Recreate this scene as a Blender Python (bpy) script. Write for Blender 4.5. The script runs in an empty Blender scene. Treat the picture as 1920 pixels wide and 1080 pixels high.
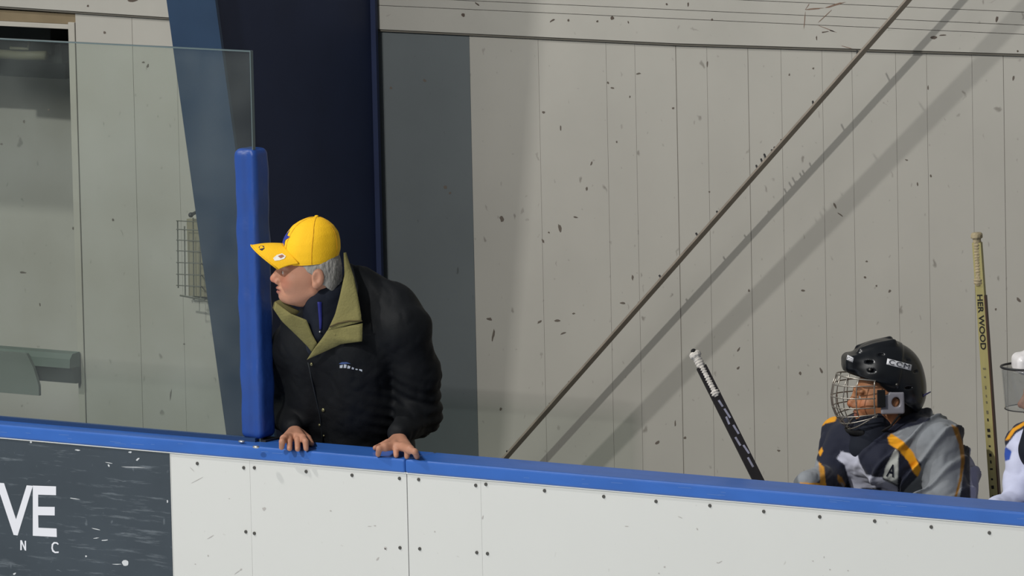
import bpy, bmesh, math, random
import numpy as np
from mathutils import Vector, Matrix
from mathutils.bvhtree import BVHTree

S = bpy.context.scene
C = bpy.context.scene.collection
random.seed(4)
rng = np.random.default_rng(7)

# ------------------------------------------------------------------ camera
YAW, PITCH, ROLL = 0.62446814, 0.12727949, -0.02173062
CAM = np.array([14.06199894, -18.95341506, 4.69538062])
F = 15000.0
fw = np.array([-math.sin(YAW) * math.cos(PITCH), math.cos(YAW) * math.cos(PITCH), -math.sin(PITCH)])
r0 = np.array([math.cos(YAW), math.sin(YAW), 0.0])
u0 = np.cross(r0, fw)
rt = math.cos(ROLL) * r0 + math.sin(ROLL) * u0
up = -math.sin(ROLL) * r0 + math.cos(ROLL) * u0
cam = bpy.data.cameras.new('camera')
cam.sensor_width = 36
cam.lens = F * 36 / 1920
cam.clip_end = 200
co = bpy.data.objects.new('camera', cam)
C.objects.link(co)
m = Matrix(((rt[0], up[0], -fw[0], CAM[0]), (rt[1], up[1], -fw[1], CAM[1]), (rt[2], up[2], -fw[2], CAM[2]), (0, 0, 0, 1)))
co.matrix_world = m
S.camera = co

# ------------------------------------------------------------------ world, lamps, exposure
S.view_settings.view_transform = 'Standard'
S.view_settings.look = 'None'
S.view_settings.gamma = 1
S.view_settings.use_curve_mapping = False
S.view_settings.exposure = -0.22
w = bpy.data.worlds.new('arena_air')
S.world = w
w.use_nodes = True
bgn = w.node_tree.nodes['Background']
bgn.inputs[0].default_value = (0.80, 0.90, 1.0, 1)
bgn.inputs[1].default_value = 0.17

def lamp(name, loc, target, sx, sy, power, col):
    L = bpy.data.lights.new(name, 'AREA')
    L.shape = 'RECTANGLE'
    L.size = sx
    L.size_y = sy
    L.energy = power
    L.color = col
    o = bpy.data.objects.new(name, L)
    C.objects.link(o)
    o.location = loc
    o.rotation_euler = (Vector(target) - Vector(loc)).to_track_quat('-Z', 'Y').to_euler()
    return o

lamp('arena_lamp', (-0.2, -9.8, 8.8), (-0.2, 2.2, 1.6), .28, .28, 900, (1.0, .985, .95))
lamp('arena_lamp', (-4.6, -3.8, 8.8), (-0.2, 2.2, 1.6), .28, .28, 400, (1.0, .985, .95))
lamp('arena_lamp_row', (-7.0, -12.0, 9.0), (-1.0, 0, 1.0), 7, 5, 330, (1.0, .985, .95))
lamp('arena_lamp_row', (1.5, -13.0, 9.0), (0.5, 0, 1.0), 7, 5, 330, (1.0, .985, .95))

# ------------------------------------------------------------------ pixel -> place helpers
DH = np.array([-math.sin(YAW), math.cos(YAW), 0.0])

def ray(px, py):
    d = fw * F + rt * (px - 960) - up * (py - 540)
    return d / np.linalg.norm(d)

def P(px, py, Y):
    d = ray(px, py)
    return CAM + d * ((Y - CAM[1]) / d[1])

def PZ(px, py, Z):
    d = ray(px, py)
    return CAM + d * ((Z - CAM[2]) / d[2])

def proj(V):
    d = np.asarray(V, float) - CAM
    z = d @ fw
    return 960 + F * (d @ rt) / z, 540 - F * (d @ up) / z

def lin(c):
    return tuple(((x / 255) / 12.92 if x / 255 <= .04045 else ((x / 255 + .055) / 1.055) ** 2.4) for x in c)

# ------------------------------------------------------------------ materials
MATS = {}

def mat(name, col, rough=.6, var=0, vscale=12, bump=0, bscale=200, spec=.4, metal=0, attr=False, stretch=(1, 1, 1), sheen=0):
    if name in MATS:
        return MATS[name]
    M = bpy.data.materials.new(name)
    M.use_nodes = True
    nt = M.node_tree
    b = nt.nodes['Principled BSDF']
    c = lin(col)
    b.inputs['Base Color'].default_value = (*c, 1)
    b.inputs['Roughness'].default_value = rough
    b.inputs['Metallic'].default_value = metal
    b.inputs['Specular IOR Level'].default_value = spec
    if sheen:
        b.inputs['Sheen Weight'].default_value = sheen
    tc = nt.nodes.new('ShaderNodeTexCoord')
    mp = nt.nodes.new('ShaderNodeMapping')
    mp.inputs['Scale'].default_value = stretch
    nt.links.new(tc.outputs['Object'], mp.inputs[0])
    src = None
    if attr:
        a = nt.nodes.new('ShaderNodeVertexColor')
        a.layer_name = 'Col'
        src = a.outputs[0]
    if var:
        n = nt.nodes.new('ShaderNodeTexNoise')
        n.inputs['Scale'].default_value = vscale
        n.inputs['Detail'].default_value = 6
        nt.links.new(mp.outputs[0], n.inputs[0])
        mr = nt.nodes.new('ShaderNodeMapRange')
        mr.inputs[1].default_value = .25
        mr.inputs[2].default_value = .75
        mr.inputs[3].default_value = 1 - var
        mr.inputs[4].default_value = 1 + var
        nt.links.new(n.outputs[0], mr.inputs[0])
        mx = nt.nodes.new('ShaderNodeVectorMath')
        mx.operation = 'SCALE'
        if src:
            nt.links.new(src, mx.inputs[0])
        else:
            mx.inputs[0].default_value = c
        nt.links.new(mr.outputs[0], mx.inputs['Scale'])
        src = mx.outputs[0]
    if src:
        nt.links.new(src, b.inputs['Base Color'])
    if bump:
        n2 = nt.nodes.new('ShaderNodeTexNoise')
        n2.inputs['Scale'].default_value = bscale
        n2.inputs['Detail'].default_value = 4
        nt.links.new(mp.outputs[0], n2.inputs[0])
        bp = nt.nodes.new('ShaderNodeBump')
        bp.inputs['Strength'].default_value = bump
        bp.inputs['Distance'].default_value = .01
        nt.links.new(n2.outputs[0], bp.inputs['Height'])
        nt.links.new(bp.outputs[0], b.inputs['Normal'])
    MATS[name] = M
    return M

def scuff_mat(name, col, dark, rough, spots, streaks, var=.06, spot_scale=9, thr=.07, horiz=False, brush=0):
    """painted board with dirt, puck scuffs (sparse voronoi dots pulled out of round) and thin streaks"""
    M = bpy.data.materials.new(name)
    M.use_nodes = True
    nt = M.node_tree
    N = nt.nodes
    Lk = nt.links
    b = N['Principled BSDF']
    b.inputs['Roughness'].default_value = rough
    b.inputs['Specular IOR Level'].default_value = .35
    tc = N.new('ShaderNodeTexCoord')
    # warp, then read the marks in the plane of the wall (x, z)
    wn = N.new('ShaderNodeTexNoise')
    wn.inputs['Scale'].default_value = 22
    wn.inputs['Detail'].default_value = 3
    Lk.new(tc.outputs['Object'], wn.inputs[0])
    wv = N.new('ShaderNodeVectorMath')
    wv.operation = 'MULTIPLY_ADD'
    Lk.new(wn.outputs[1], wv.inputs[0])
    wv.inputs[1].default_value = (.05, .05, .05)
    Lk.new(tc.outputs['Object'], wv.inputs[2])
    sxyz = N.new('ShaderNodeSeparateXYZ'); cxyz = N.new('ShaderNodeCombineXYZ')
    Lk.new(wv.outputs[0], sxyz.inputs[0]); Lk.new(sxyz.outputs[0], cxyz.inputs[0]); Lk.new(sxyz.outputs[2], cxyz.inputs[1])
    flat = cxyz.outputs[0]
    base = N.new('ShaderNodeTexNoise')
    base.inputs['Scale'].default_value = 2.2
    base.inputs['Detail'].default_value = 8
    base.inputs['Roughness'].default_value = .6
    Lk.new(tc.outputs['Object'], base.inputs[0])
    mr = N.new('ShaderNodeMapRange')
    mr.inputs[1].default_value = .3
    mr.inputs[2].default_value = .7
    mr.inputs[3].default_value = 1 - var
    mr.inputs[4].default_value = 1 + var
    Lk.new(base.outputs[0], mr.inputs[0])
    sc = N.new('ShaderNodeVectorMath')
    sc.operation = 'SCALE'
    sc.inputs[0].default_value = lin(col)
    Lk.new(mr.outputs[0], sc.inputs['Scale'])
    cur = sc.outputs[0]

    def layer(cur, scale, stretch, th, amount, keep):
        mp = N.new('ShaderNodeMapping')
        mp.inputs['Scale'].default_value = stretch
        Lk.new(flat, mp.inputs[0])
        v = N.new('ShaderNodeTexVoronoi')
        v.voronoi_dimensions = '2D'
        v.inputs['Scale'].default_value = scale
        Lk.new(mp.outputs[0], v.inputs[0])
        # per-cell random: only some cells carry a mark, of random size
        sp = N.new('ShaderNodeSeparateColor')
        Lk.new(v.outputs['Color'], sp.inputs[0])
        rad = N.new('ShaderNodeMapRange')
        rad.inputs[1].default_value = 1 - keep
        rad.inputs[2].default_value = 1
        rad.inputs[3].default_value = 0
        rad.inputs[4].default_value = th
        Lk.new(sp.outputs[0], rad.inputs[0])
        lt = N.new('ShaderNodeMath')
        lt.operation = 'SUBTRACT'
        Lk.new(rad.outputs[0], lt.inputs[0])
        Lk.new(v.outputs['Distance'], lt.inputs[1])
        sm = N.new('ShaderNodeMapRange')
        sm.inputs[1].default_value = 0
        sm.inputs[2].default_value = th * .5
        sm.inputs[3].default_value = 0
        sm.inputs[4].default_value = amount
        Lk.new(lt.outputs[0], sm.inputs[0])
        mx = N.new('ShaderNodeMix')
        mx.data_type = 'RGBA'
        Lk.new(sm.outputs[0], mx.inputs['Factor'])
        Lk.new(cur, mx.inputs['A'])
        mx.inputs['B'].default_value = (*lin(dark), 1)
        return mx.outputs['Result']
    if spots:
        cur = layer(cur, spot_scale, (1, .55, 1), thr, spots, .5)
        cur = layer(cur, spot_scale * 2.3, (1, .8, 1), thr * 1.2, spots * .5, .45)
    if streaks:
        st = (.2, 1.6, 1) if horiz else (1, .35, 1)
        cur = layer(cur, spot_scale * 1.8, st, thr * .9, streaks, .4)
    if brush:
        mp = N.new('ShaderNodeMapping'); mp.inputs['Scale'].default_value = (1.6, 1, 16); mp.inputs['Rotation'].default_value = (0, .06, 0)
        Lk.new(tc.outputs['Object'], mp.inputs[0])
        bn = N.new('ShaderNodeTexNoise'); bn.inputs['Scale'].default_value = 3; bn.inputs['Detail'].default_value = 7; bn.inputs['Roughness'].default_value = .7
        Lk.new(mp.outputs[0], bn.inputs[0])
        br_ = N.new('ShaderNodeMapRange'); br_.inputs[1].default_value = .56; br_.inputs[2].default_value = .76; br_.inputs[4].default_value = brush
        Lk.new(bn.outputs[0], br_.inputs[0])
        mx = N.new('ShaderNodeMix'); mx.data_type = 'RGBA'
        Lk.new(br_.outputs[0], mx.inputs['Factor']); Lk.new(cur, mx.inputs['A']); mx.inputs['B'].default_value = (*lin(dark), 1)
        cur = mx.outputs['Result']
    Lk.new(cur, b.inputs['Base Color'])
    MATS[name] = M
    return M

M_wall = scuff_mat('wall_paint', (169, 166, 158), (84, 76, 68), .7, .5, .3, var=.045, spot_scale=8, thr=.075)
M_wall2 = scuff_mat('wall_band_paint', (170, 167, 159), (84, 76, 68), .7, .45, .3, spot_scale=7, thr=.06, horiz=True)
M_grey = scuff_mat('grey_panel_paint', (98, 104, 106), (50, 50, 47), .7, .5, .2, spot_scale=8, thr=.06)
M_board = scuff_mat('white_board_plastic', (206, 206, 202), (150, 145, 138), .35, .4, .2, var=.012, spot_scale=6, thr=.035)
M_slate = scuff_mat('dark_ad_print', (60, 68, 75), (150, 158, 164), .45, .2, .35, var=.14, spot_scale=10, thr=.07, horiz=True, brush=.5)
M_groove = mat('groove_dark', (138, 134, 126), .9)
M_gap = mat('gap_shadow', (104, 100, 92), .9)
M_blue = mat('blue_rail_plastic', (50, 98, 176), .38, var=.10, vscale=14, bump=.05, bscale=60, stretch=(.4, 1, 1))
M_pad = mat('blue_vinyl_pad', (36, 71, 142), .42, var=.06, vscale=9, bump=.25, bscale=25)
M_navy = mat('navy_steel_paint', (42, 62, 88), .45, var=.10, vscale=5, bump=.05, bscale=30)
M_navyd = mat('navy_paint_shaded', (36, 46, 76), .6, var=.14, vscale=4)  # same column paint, shade of web and outer flange put into the colour
M_steel = mat('worn_steel', (146, 136, 124), .6, var=.2, vscale=20)
M_dark = mat('dark_metal', (40, 40, 42), .5)
M_screw = mat('screw_metal', (96, 94, 90), .4, metal=.6)
M_bright = mat('bright_metal', (200, 200, 196), .3, metal=.8)
M_ice = mat('ice_sheet', (225, 232, 238), .25, var=.03, vscale=.6)
M_rubber = mat('black_rubber_floor', (38, 38, 40), .9, var=.15, vscale=20)
M_tan = mat('tan_wood', (122, 108, 84), .7, var=.12, vscale=10)
M_greyg = mat('green_grey_metal', (96, 108, 100), .6, var=.12, vscale=8)
M_bench = mat('bench_wood', (150, 130, 100), .6, var=.15, vscale=10, stretch=(.2, 1, 1))
M_black = mat('jacket_nylon', (17, 19, 22), .7, var=.10, vscale=14, bump=.22, bscale=34, spec=.2)
M_khaki = mat('khaki_lining', (116, 110, 66), .85, var=.13, vscale=30, bump=.25, bscale=150)
M_khakid = mat('khaki_seam', (74, 64, 38), .9)
M_shirt = mat('navy_shirt', (18, 24, 38), .85)
M_royal = mat('royal_zip', (34, 40, 120), .6)
M_cap = mat('yellow_cap_cotton', (246, 190, 22), .8, var=.05, vscale=18, bump=.15, bscale=240)
M_capseam = mat('cap_seam', (196, 140, 18), .85)
M_star = mat('blue_embroidery', (40, 56, 150), .7)
M_pants = mat('dark_trousers', (38, 38, 44), .85)
M_hairg = mat('grey_hair', (150, 146, 140), .8, var=.35, vscale=70, bump=.6, bscale=160, stretch=(1, 1, .4))
M_hairk = mat('dark_hair', (30, 22, 18), .7, var=.3, vscale=70, bump=.6, bscale=160)
M_skin = mat('skin', (200, 150, 125), .55, var=.05, vscale=40, attr=True, spec=.35, bump=.08, bscale=220)
M_white = mat('white_plastic', (232, 232, 228), .3)
M_lettw = mat('sign_white', (222, 222, 228), .45)
M_kit = mat('jersey_knit', (128, 128, 128), .75, var=.05, vscale=30, attr=True, bump=.10, bscale=400, spec=.25, sheen=.15)
M_helm = mat('black_helmet_shell', (16, 18, 22), .28, spec=.6, var=.05)
M_helmw = mat('white_helmet_shell', (236, 232, 232), .3, spec=.5)
M_wire = mat('cage_wire', (176, 170, 160), .35, metal=.75)
M_foam = mat('black_foam', (20, 20, 22), .9)
M_ear = mat('smoky_ear_guard', (150, 148, 156), .25, spec=.6)
M_ltr = mat('letter_white', (226, 226, 230), .5)
M_navyk = mat('letter_navy', (20, 24, 40), .6)
M_tape = mat('grip_tape', (206, 200, 192), .85, var=.18, vscale=60, bump=.5, bscale=120)
M_shaftk = mat('black_stick_shaft', (26, 22, 24), .35, var=.3, vscale=30)
M_shaftl = mat('stick_silver_patch', (140, 140, 158), .4, var=.3, vscale=60)
M_wood = mat('yellow_wood_shaft', (168, 158, 104), .5, var=.10, vscale=18, stretch=(4, 4, .3))
M_woodb = mat('brown_shaft_side', (74, 48, 36), .5, var=.2, vscale=20)
M_ink = mat('black_ink', (22, 20, 18), .6)
M_sticker = mat('white_sticker', (236, 232, 224), .25)
M_pole = mat('purple_strap', (60, 56, 100), .6)

def glass_mat(name, tint, ior=1.45, haze=.0):
    M = bpy.data.materials.new(name)
    M.use_nodes = True
    nt = M.node_tree
    nt.nodes.remove(nt.nodes['Principled BSDF'])
    out = nt.nodes['Material Output']
    tr = nt.nodes.new('ShaderNodeBsdfTransparent')
    tr.inputs[0].default_value = (*tint, 1)
    gl = nt.nodes.new('ShaderNodeBsdfGlossy')
    gl.inputs['Roughness'].default_value = .04
    fr = nt.nodes.new('ShaderNodeFresnel')
    fr.inputs[0].default_value = ior
    mx = nt.nodes.new('ShaderNodeMixShader')
    ge = nt.nodes.new('ShaderNodeNewGeometry')     # a pane mirrors once, at the face the light enters by
    fb_ = nt.nodes.new('ShaderNodeMath'); fb_.operation = 'SUBTRACT'; fb_.inputs[0].default_value = 1; nt.links.new(ge.outputs['Backfacing'], fb_.inputs[1])
    fm_ = nt.nodes.new('ShaderNodeMath'); fm_.operation = 'MULTIPLY'; nt.links.new(fr.outputs[0], fm_.inputs[0]); nt.links.new(fb_.outputs[0], fm_.inputs[1])
    nt.links.new(fm_.outputs[0], mx.inputs[0])
    nt.links.new(tr.outputs[0], mx.inputs[1])
    nt.links.new(gl.outputs[0], mx.inputs[2])
    last = mx.outputs[0]
    if haze:
        df = nt.nodes.new('ShaderNodeBsdfDiffuse')
        df.inputs[0].default_value = (.62, .66, .66, 1)
        n = nt.nodes.new('ShaderNodeTexNoise')
        n.inputs['Scale'].default_value = 3.2
        n.inputs['Detail'].default_value = 5
        tc = nt.nodes.new('ShaderNodeTexCoord')
        nt.links.new(tc.outputs['Object'], n.inputs[0])
        mr = nt.nodes.new('ShaderNodeMapRange')
        mr.inputs[1].default_value = .35
        mr.inputs[2].default_value = .7
        mr.inputs[3].default_value = haze * .4
        mr.inputs[4].default_value = haze * 1.6
        nt.links.new(n.outputs[0], mr.inputs[0])
        m2 = nt.nodes.new('ShaderNodeMixShader')
        nt.links.new(mr.outputs[0], m2.inputs[0])
        nt.links.new(last, m2.inputs[1])
        nt.links.new(df.outputs[0], m2.inputs[2])
        last = m2.outputs[0]
    nt.links.new(last, out.inputs[0])
    return M
M_glass = glass_mat('shield_glass', (.87, .905, .88), 1.42, .03)
M_visor = glass_mat('visor_plastic', (.88, .88, .88), 1.4, .08)
M_gedge = mat('glass_edge', (92, 106, 108), .3)

# ------------------------------------------------------------------ object helpers
def link(name, me, m_, parent=None, origin=None):
    """link mesh given in world coordinates; child meshes take the parent's origin"""
    o = bpy.data.objects.new(name, me)
    C.objects.link(o)
    mats = m_ if isinstance(m_, (list, tuple)) else [m_]
    if len(me.materials) == 0:
        for q in mats:
            me.materials.append(q)
    if parent is not None:
        base = parent
        off = Vector((0, 0, 0))
        while base is not None:
            off += base.location
            base = base.parent
        me.transform(Matrix.Translation(-off))
        o.parent = parent
    elif origin is not None:
        me.transform(Matrix.Translation(-Vector(origin)))
        o.location = origin
    return o

def tag(o, label=None, cat=None, group=None, kind=None):
    if label: o['label'] = label
    if cat: o['category'] = cat
    if group: o['group'] = group
    if kind: o['kind'] = kind
    return o

def thing(name, loc, label, cat, group=None):
    o = bpy.data.objects.new(name, None)
    o.empty_display_size = .1
    C.objects.link(o)
    o.location = Vector(loc)
    return tag(o, label, cat, group)

class MB:
    def __init__(s):
        s.v = []; s.f = []; s.mi = []
    def add(s, vs, fs, mi=0):
        n = len(s.v)
        s.v += [tuple(map(float, q)) for q in vs]
        s.f += [tuple(i + n for i in f) for f in fs]
        s.mi += [mi] * len(fs)
        return s
    def box(s, a, b, mi=0):
        x0, y0, z0 = a; x1, y1, z1 = b
        vs = [(x0, y0, z0), (x1, y0, z0), (x1, y1, z0), (x0, y1, z0), (x0, y0, z1), (x1, y0, z1), (x1, y1, z1), (x0, y1, z1)]
        return s.add(vs, [(0, 3, 2, 1), (4, 5, 6, 7), (0, 1, 5, 4), (1, 2, 6, 5), (2, 3, 7, 6), (3, 0, 4, 7)], mi)
    def tube(s, pts, r, n=8, mi=0, closed=False, cap=True):
        pts = [Vector(p) for p in pts]
        m_ = len(pts)
        rr = r if isinstance(r, (list, tuple)) else [r] * m_
        vs = []; fs = []
        prev = None
        for i, p in enumerate(pts):
            a = pts[(i - 1) % m_] if (closed or i > 0) else p
            b = pts[(i + 1) % m_] if (closed or i < m_ - 1) else p
            t = (b - a).normalized()
            if prev is None:
                x = t.orthogonal().normalized()
            else:
                x = (prev - t * prev.dot(t))
                x = x.normalized() if x.length > 1e-6 else t.orthogonal().normalized()
            prev = x
            y = t.cross(x)
            for k in range(n):
                an = 2 * math.pi * k / n
                vs.append(p + (x * math.cos(an) + y * math.sin(an)) * rr[i])
        for i in range(m_ if closed else m_ - 1):
            j = (i + 1) % m_
            for k in range(n):
                k2 = (k + 1) % n
                fs.append((i * n + k, i * n + k2, j * n + k2, j * n + k))
        if cap and not closed:
            fs.append(tuple(range(n - 1, -1, -1)))
            fs.append(tuple((m_ - 1) * n + k for k in range(n)))
        return s.add(vs, fs, mi)
    def sphere(s, c, r, mi=0, n=8, sc=(1, 1, 1)):
        vs = []; fs = []
        c = Vector(c)
        for i in range(n + 1):
            th = math.pi * i / n
            for j in range(2 * n):
                ph = math.pi * j / n
                vs.append((c.x + r * sc[0] * math.sin(th) * math.cos(ph), c.y + r * sc[1] * math.sin(th) * math.sin(ph), c.z + r * sc[2] * math.cos(th)))
        for i in range(n):
            for j in range(2 * n):
                j2 = (j + 1) % (2 * n)
                fs.append((i * 2 * n + j, (i + 1) * 2 * n + j, (i + 1) * 2 * n + j2, i * 2 * n + j2))
        return s.add(vs, fs, mi)
    def grid(s, G, mi=0, thick=0, nrm=None):
        """G rows of points; thick along normal nrm (towards nrm)"""
        R_ = len(G); K = len(G[0])
        vs = [q for row in G for q in row]
        fs = [(i * K + j, i * K + j + 1, (i + 1) * K + j + 1, (i + 1) * K + j) for i in range(R_ - 1) for j in range(K - 1)]
        if thick:
            n = np.array(nrm, float)
            n0 = R_ * K
            vs2 = [np.array(q) - n * thick for q in vs]
            fs2 = [tuple(n0 + q for q in reversed(f)) for f in fs]
            e = []
            edge = [(0, j) for j in range(K)] + [(i, K - 1) for i in range(1, R_)] + [(R_ - 1, j) for j in range(K - 2, -1, -1)] + [(i, 0) for i in range(R_ - 2, 0, -1)]
            ids = [i * K + j for i, j in edge]
            for a in range(len(ids)):
                b = (a + 1) % len(ids)
                e.append((ids[b], ids[a], ids[a] + n0, ids[b] + n0))
            vs = list(vs) + vs2
            fs = fs + fs2 + e
        return s.add(vs, fs, mi)
    def build(s, name, m_, parent=None, origin=None, smooth=False, bevel=0):
        me = bpy.data.meshes.new(name)
        me.from_pydata(s.v, [], s.f)
        mats = m_ if isinstance(m_, (list, tuple)) else [m_]
        for q in mats:
            me.materials.append(q)
        me.polygons.foreach_set('material_index', s.mi)
        if smooth:
            me.polygons.foreach_set('use_smooth', [True] * len(me.polygons))
        me.update()
        bm = bmesh.new(); bm.from_mesh(me)
        bmesh.ops.recalc_face_normals(bm, faces=bm.faces)
        bm.to_mesh(me); bm.free()
        o = link(name, me, m_, parent, origin)
        if bevel:
            b = o.modifiers.new('bevel', 'BEVEL')
            b.width = bevel
            b.segments = 3
            b.limit_method = 'ANGLE'
        return o

def text_mesh(txt, size, m_, thick=.0006, spacing=1.0, bold=0.0, shear=0):
    cu = bpy.data.curves.new('txt', 'FONT')
    cu.body = txt
    cu.size = size
    cu.extrude = thick
    cu.offset = bold
    cu.space_character = spacing
    cu.align_x = 'CENTER'
    cu.align_y = 'CENTER'
    o = bpy.data.objects.new('txt', cu)
    C.objects.link(o)
    dg = bpy.context.evaluated_depsgraph_get()
    dg.update()
    me = bpy.data.meshes.new_from_object(o.evaluated_get(dg))
    bpy.data.objects.remove(o)
    me.materials.clear()
    me.materials.append(m_)
    return me

# ------------------------------------------------------------------ signed-distance sculpting (numpy) for people and clothes
class Field:
    def __init__(s, lo, hi, h):
        s.lo = np.array(lo, float); s.h = h
        s.n = np.maximum(((np.array(hi) - s.lo) / h).astype(int) + 1, 4)
        s.F = np.full(s.n, .2, np.float32)
    def _sub(s, lo, hi):
        a = np.clip(((np.array(lo) - s.lo) / s.h).astype(int) - 1, 0, s.n - 1)
        b = np.clip(((np.array(hi) - s.lo) / s.h).astype(int) + 3, 1, s.n)
        if np.any(b <= a):
            return None
        ax = [np.arange(a[i], b[i]) * s.h + s.lo[i] for i in range(3)]
        X, Y, Z = np.meshgrid(*ax, indexing='ij', sparse=True)
        return tuple(slice(a[i], b[i]) for i in range(3)), X, Y, Z
    def _op(s, sl, d, k, op):
        A = s.F[sl]
        d = d.astype(np.float32)
        if op == 'u':
            if k:
                hh = np.clip(.5 + .5 * (A - d) / k, 0, 1)
                s.F[sl] = A + (d - A) * hh - k * hh * (1 - hh)
            else:
                s.F[sl] = np.minimum(A, d)
        else:
            d = -d
            if k:
                hh = np.clip(.5 - .5 * (A - d) / k, 0, 1)
                s.F[sl] = A + (d - A) * hh + k * hh * (1 - hh)
            else:
                s.F[sl] = np.maximum(A, d)
    def cone(s, a, b, ra, rb, k=.02, op='u'):
        a = np.array(a, float); b = np.array(b, float)
        r = max(ra, rb) + k + 4 * s.h
        q = s._sub(np.minimum(a, b) - r, np.maximum(a, b) + r)
        if q is None: return s
        sl, X, Y, Z = q
        ab = b - a
        L2 = max(ab @ ab, 1e-9)
        t = np.clip(((X - a[0]) * ab[0] + (Y - a[1]) * ab[1] + (Z - a[2]) * ab[2]) / L2, 0, 1)
        d = np.sqrt((X - a[0] - t * ab[0]) ** 2 + (Y - a[1] - t * ab[1]) ** 2 + (Z - a[2] - t * ab[2]) ** 2) - (ra + (rb - ra) * t)
        s._op(sl, d, k, op)
        return s
    def ell(s, c, r, R=None, k=.02, op='u'):
        c = np.array(c, float); r = np.array(r, float)
        R = np.eye(3) if R is None else np.array(R)
        ext = max(r) + k + 4 * s.h
        q = s._sub(c - ext, c + ext)
        if q is None: return s
        sl, X, Y, Z = q
        x = X - c[0]; y = Y - c[1]; z = Z - c[2]
        k0 = 0; k1 = 0
        for i in range(3):
            p = R[0][i] * x + R[1][i] * y + R[2][i] * z
            k0 = k0 + (p / r[i]) ** 2
            k1 = k1 + (p / r[i] ** 2) ** 2
        k0 = np.sqrt(k0); k1 = np.sqrt(k1) + 1e-6
        s._op(sl, k0 * (k0 - 1) / k1, k, op)
        return s
    def box(s, c, r, R=None, rad=.01, k=.01, op='u'):
        c = np.array(c, float); r = np.array(r, float) - rad
        R = np.eye(3) if R is None else np.array(R)
        ext = np.linalg.norm(r) + rad + k + 4 * s.h
        q = s._sub(c - ext, c + ext)
        if q is None: return s
        sl, X, Y, Z = q
        x = X - c[0]; y = Y - c[1]; z = Z - c[2]
        o = 0; mx = -1e9
        for i in range(3):
            p = np.abs(R[0][i] * x + R[1][i] * y + R[2][i] * z) - r[i]
            o = o + np.maximum(p, 0) ** 2
            mx = np.maximum(mx, p)
        s._op(sl, np.sqrt(o) + np.minimum(mx, 0) - rad, k, op)
        return s
    def plane(s, p, n, k=0):
        """keep the side against n"""
        p = np.array(p, float); n = np.array(n, float); n /= np.linalg.norm(n)
        sl, X, Y, Z = s._sub(s.lo, s.lo + s.n * s.h)
        d = (X - p[0]) * n[0] + (Y - p[1]) * n[1] + (Z - p[2]) * n[2]
        s._op(sl, -d, k, 's')
        return s
    def disp(s, fn):
        idx = np.nonzero(np.abs(s.F) < .03)
        X = idx[0] * s.h + s.lo[0]; Y = idx[1] * s.h + s.lo[1]; Z = idx[2] * s.h + s.lo[2]
        s.F[idx] += fn(X, Y, Z).astype(np.float32)
        return s
    def mesh(s, name):
        Fd = s.F
        Fd[0] = Fd[-1] = .05; Fd[:, 0] = Fd[:, -1] = .05; Fd[:, :, 0] = Fd[:, :, -1] = .05
        ins = Fd < 0
        n0, n1, n2 = [q - 1 for q in Fd.shape]
        cnt = np.zeros((n0, n1, n2), np.int8)
        for i in (0, 1):
            for j in (0, 1):
                for k in (0, 1):
                    cnt += ins[i:n0 + i, j:n1 + j, k:n2 + k]
        act = np.nonzero((cnt > 0) & (cnt < 8))
        A = np.stack(act, 1)
        idm = -np.ones((n0, n1, n2), np.int32)
        idm[act] = np.arange(len(A))
        acc = np.zeros((len(A), 3)); num = np.zeros(len(A))
        corners = [(i, j, k) for i in (0, 1) for j in (0, 1) for k in (0, 1)]
        vals = {c: Fd[A[:, 0] + c[0], A[:, 1] + c[1], A[:, 2] + c[2]].astype(float) for c in corners}
        for c in corners:
            for ax in range(3):
                if c[ax] == 0:
                    c2 = list(c); c2[ax] = 1; c2 = tuple(c2)
                    a = vals[c]; b = vals[c2]
                    mk = (a < 0) != (b < 0)
                    t = np.where(mk, a / np.where(mk, a - b, 1), 0)
                    pt = np.array(c, float)[None].repeat(len(A), 0)
                    pt[:, ax] += t
                    acc[mk] += pt[mk]
                    num[mk] += 1
        V = (A + acc / num[:, None]) * s.h + s.lo
        quads = []
        for ax in range(3):
            sl0 = [slice(None)] * 3; sl1 = [slice(None)] * 3
            sl0[ax] = slice(0, -1); sl1[ax] = slice(1, None)
            e = ins[tuple(sl0)] != ins[tuple(sl1)]
            E_ = np.nonzero(e)
            I = np.stack(E_, 1)
            b, c = (ax + 1) % 3, (ax + 2) % 3
            ok = (I[:, b] > 0) & (I[:, c] > 0) & (I[:, b] < s.n[b] - 1) & (I[:, c] < s.n[c] - 1)
            I = I[ok]
            def g(db, dc):
                J = I.copy(); J[:, b] -= db; J[:, c] -= dc
                return idm[J[:, 0], J[:, 1], J[:, 2]]
            q = np.stack([g(1, 1), g(0, 1), g(0, 0), g(1, 0)], 1)
            flip = ~ins[I[:, 0], I[:, 1], I[:, 2]]
            q[flip] = q[flip][:, ::-1]
            quads.append(q)
        Q = np.concatenate(quads)
        Q = Q[(Q >= 0).all(1)]
        me = bpy.data.meshes.new(name)
        me.vertices.add(len(V)); me.vertices.foreach_set('co', V.astype(np.float32).ravel())
        me.loops.add(len(Q) * 4); me.loops.foreach_set('vertex_index', Q.astype(np.int32).ravel())
        me.polygons.add(len(Q))
        me.polygons.foreach_set('loop_start', np.arange(0, len(Q) * 4, 4, dtype=np.int32))
        me.polygons.foreach_set('use_smooth', np.ones(len(Q), bool))
        me.update(calc_edges=True)
        me.validate()
        return me

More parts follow.
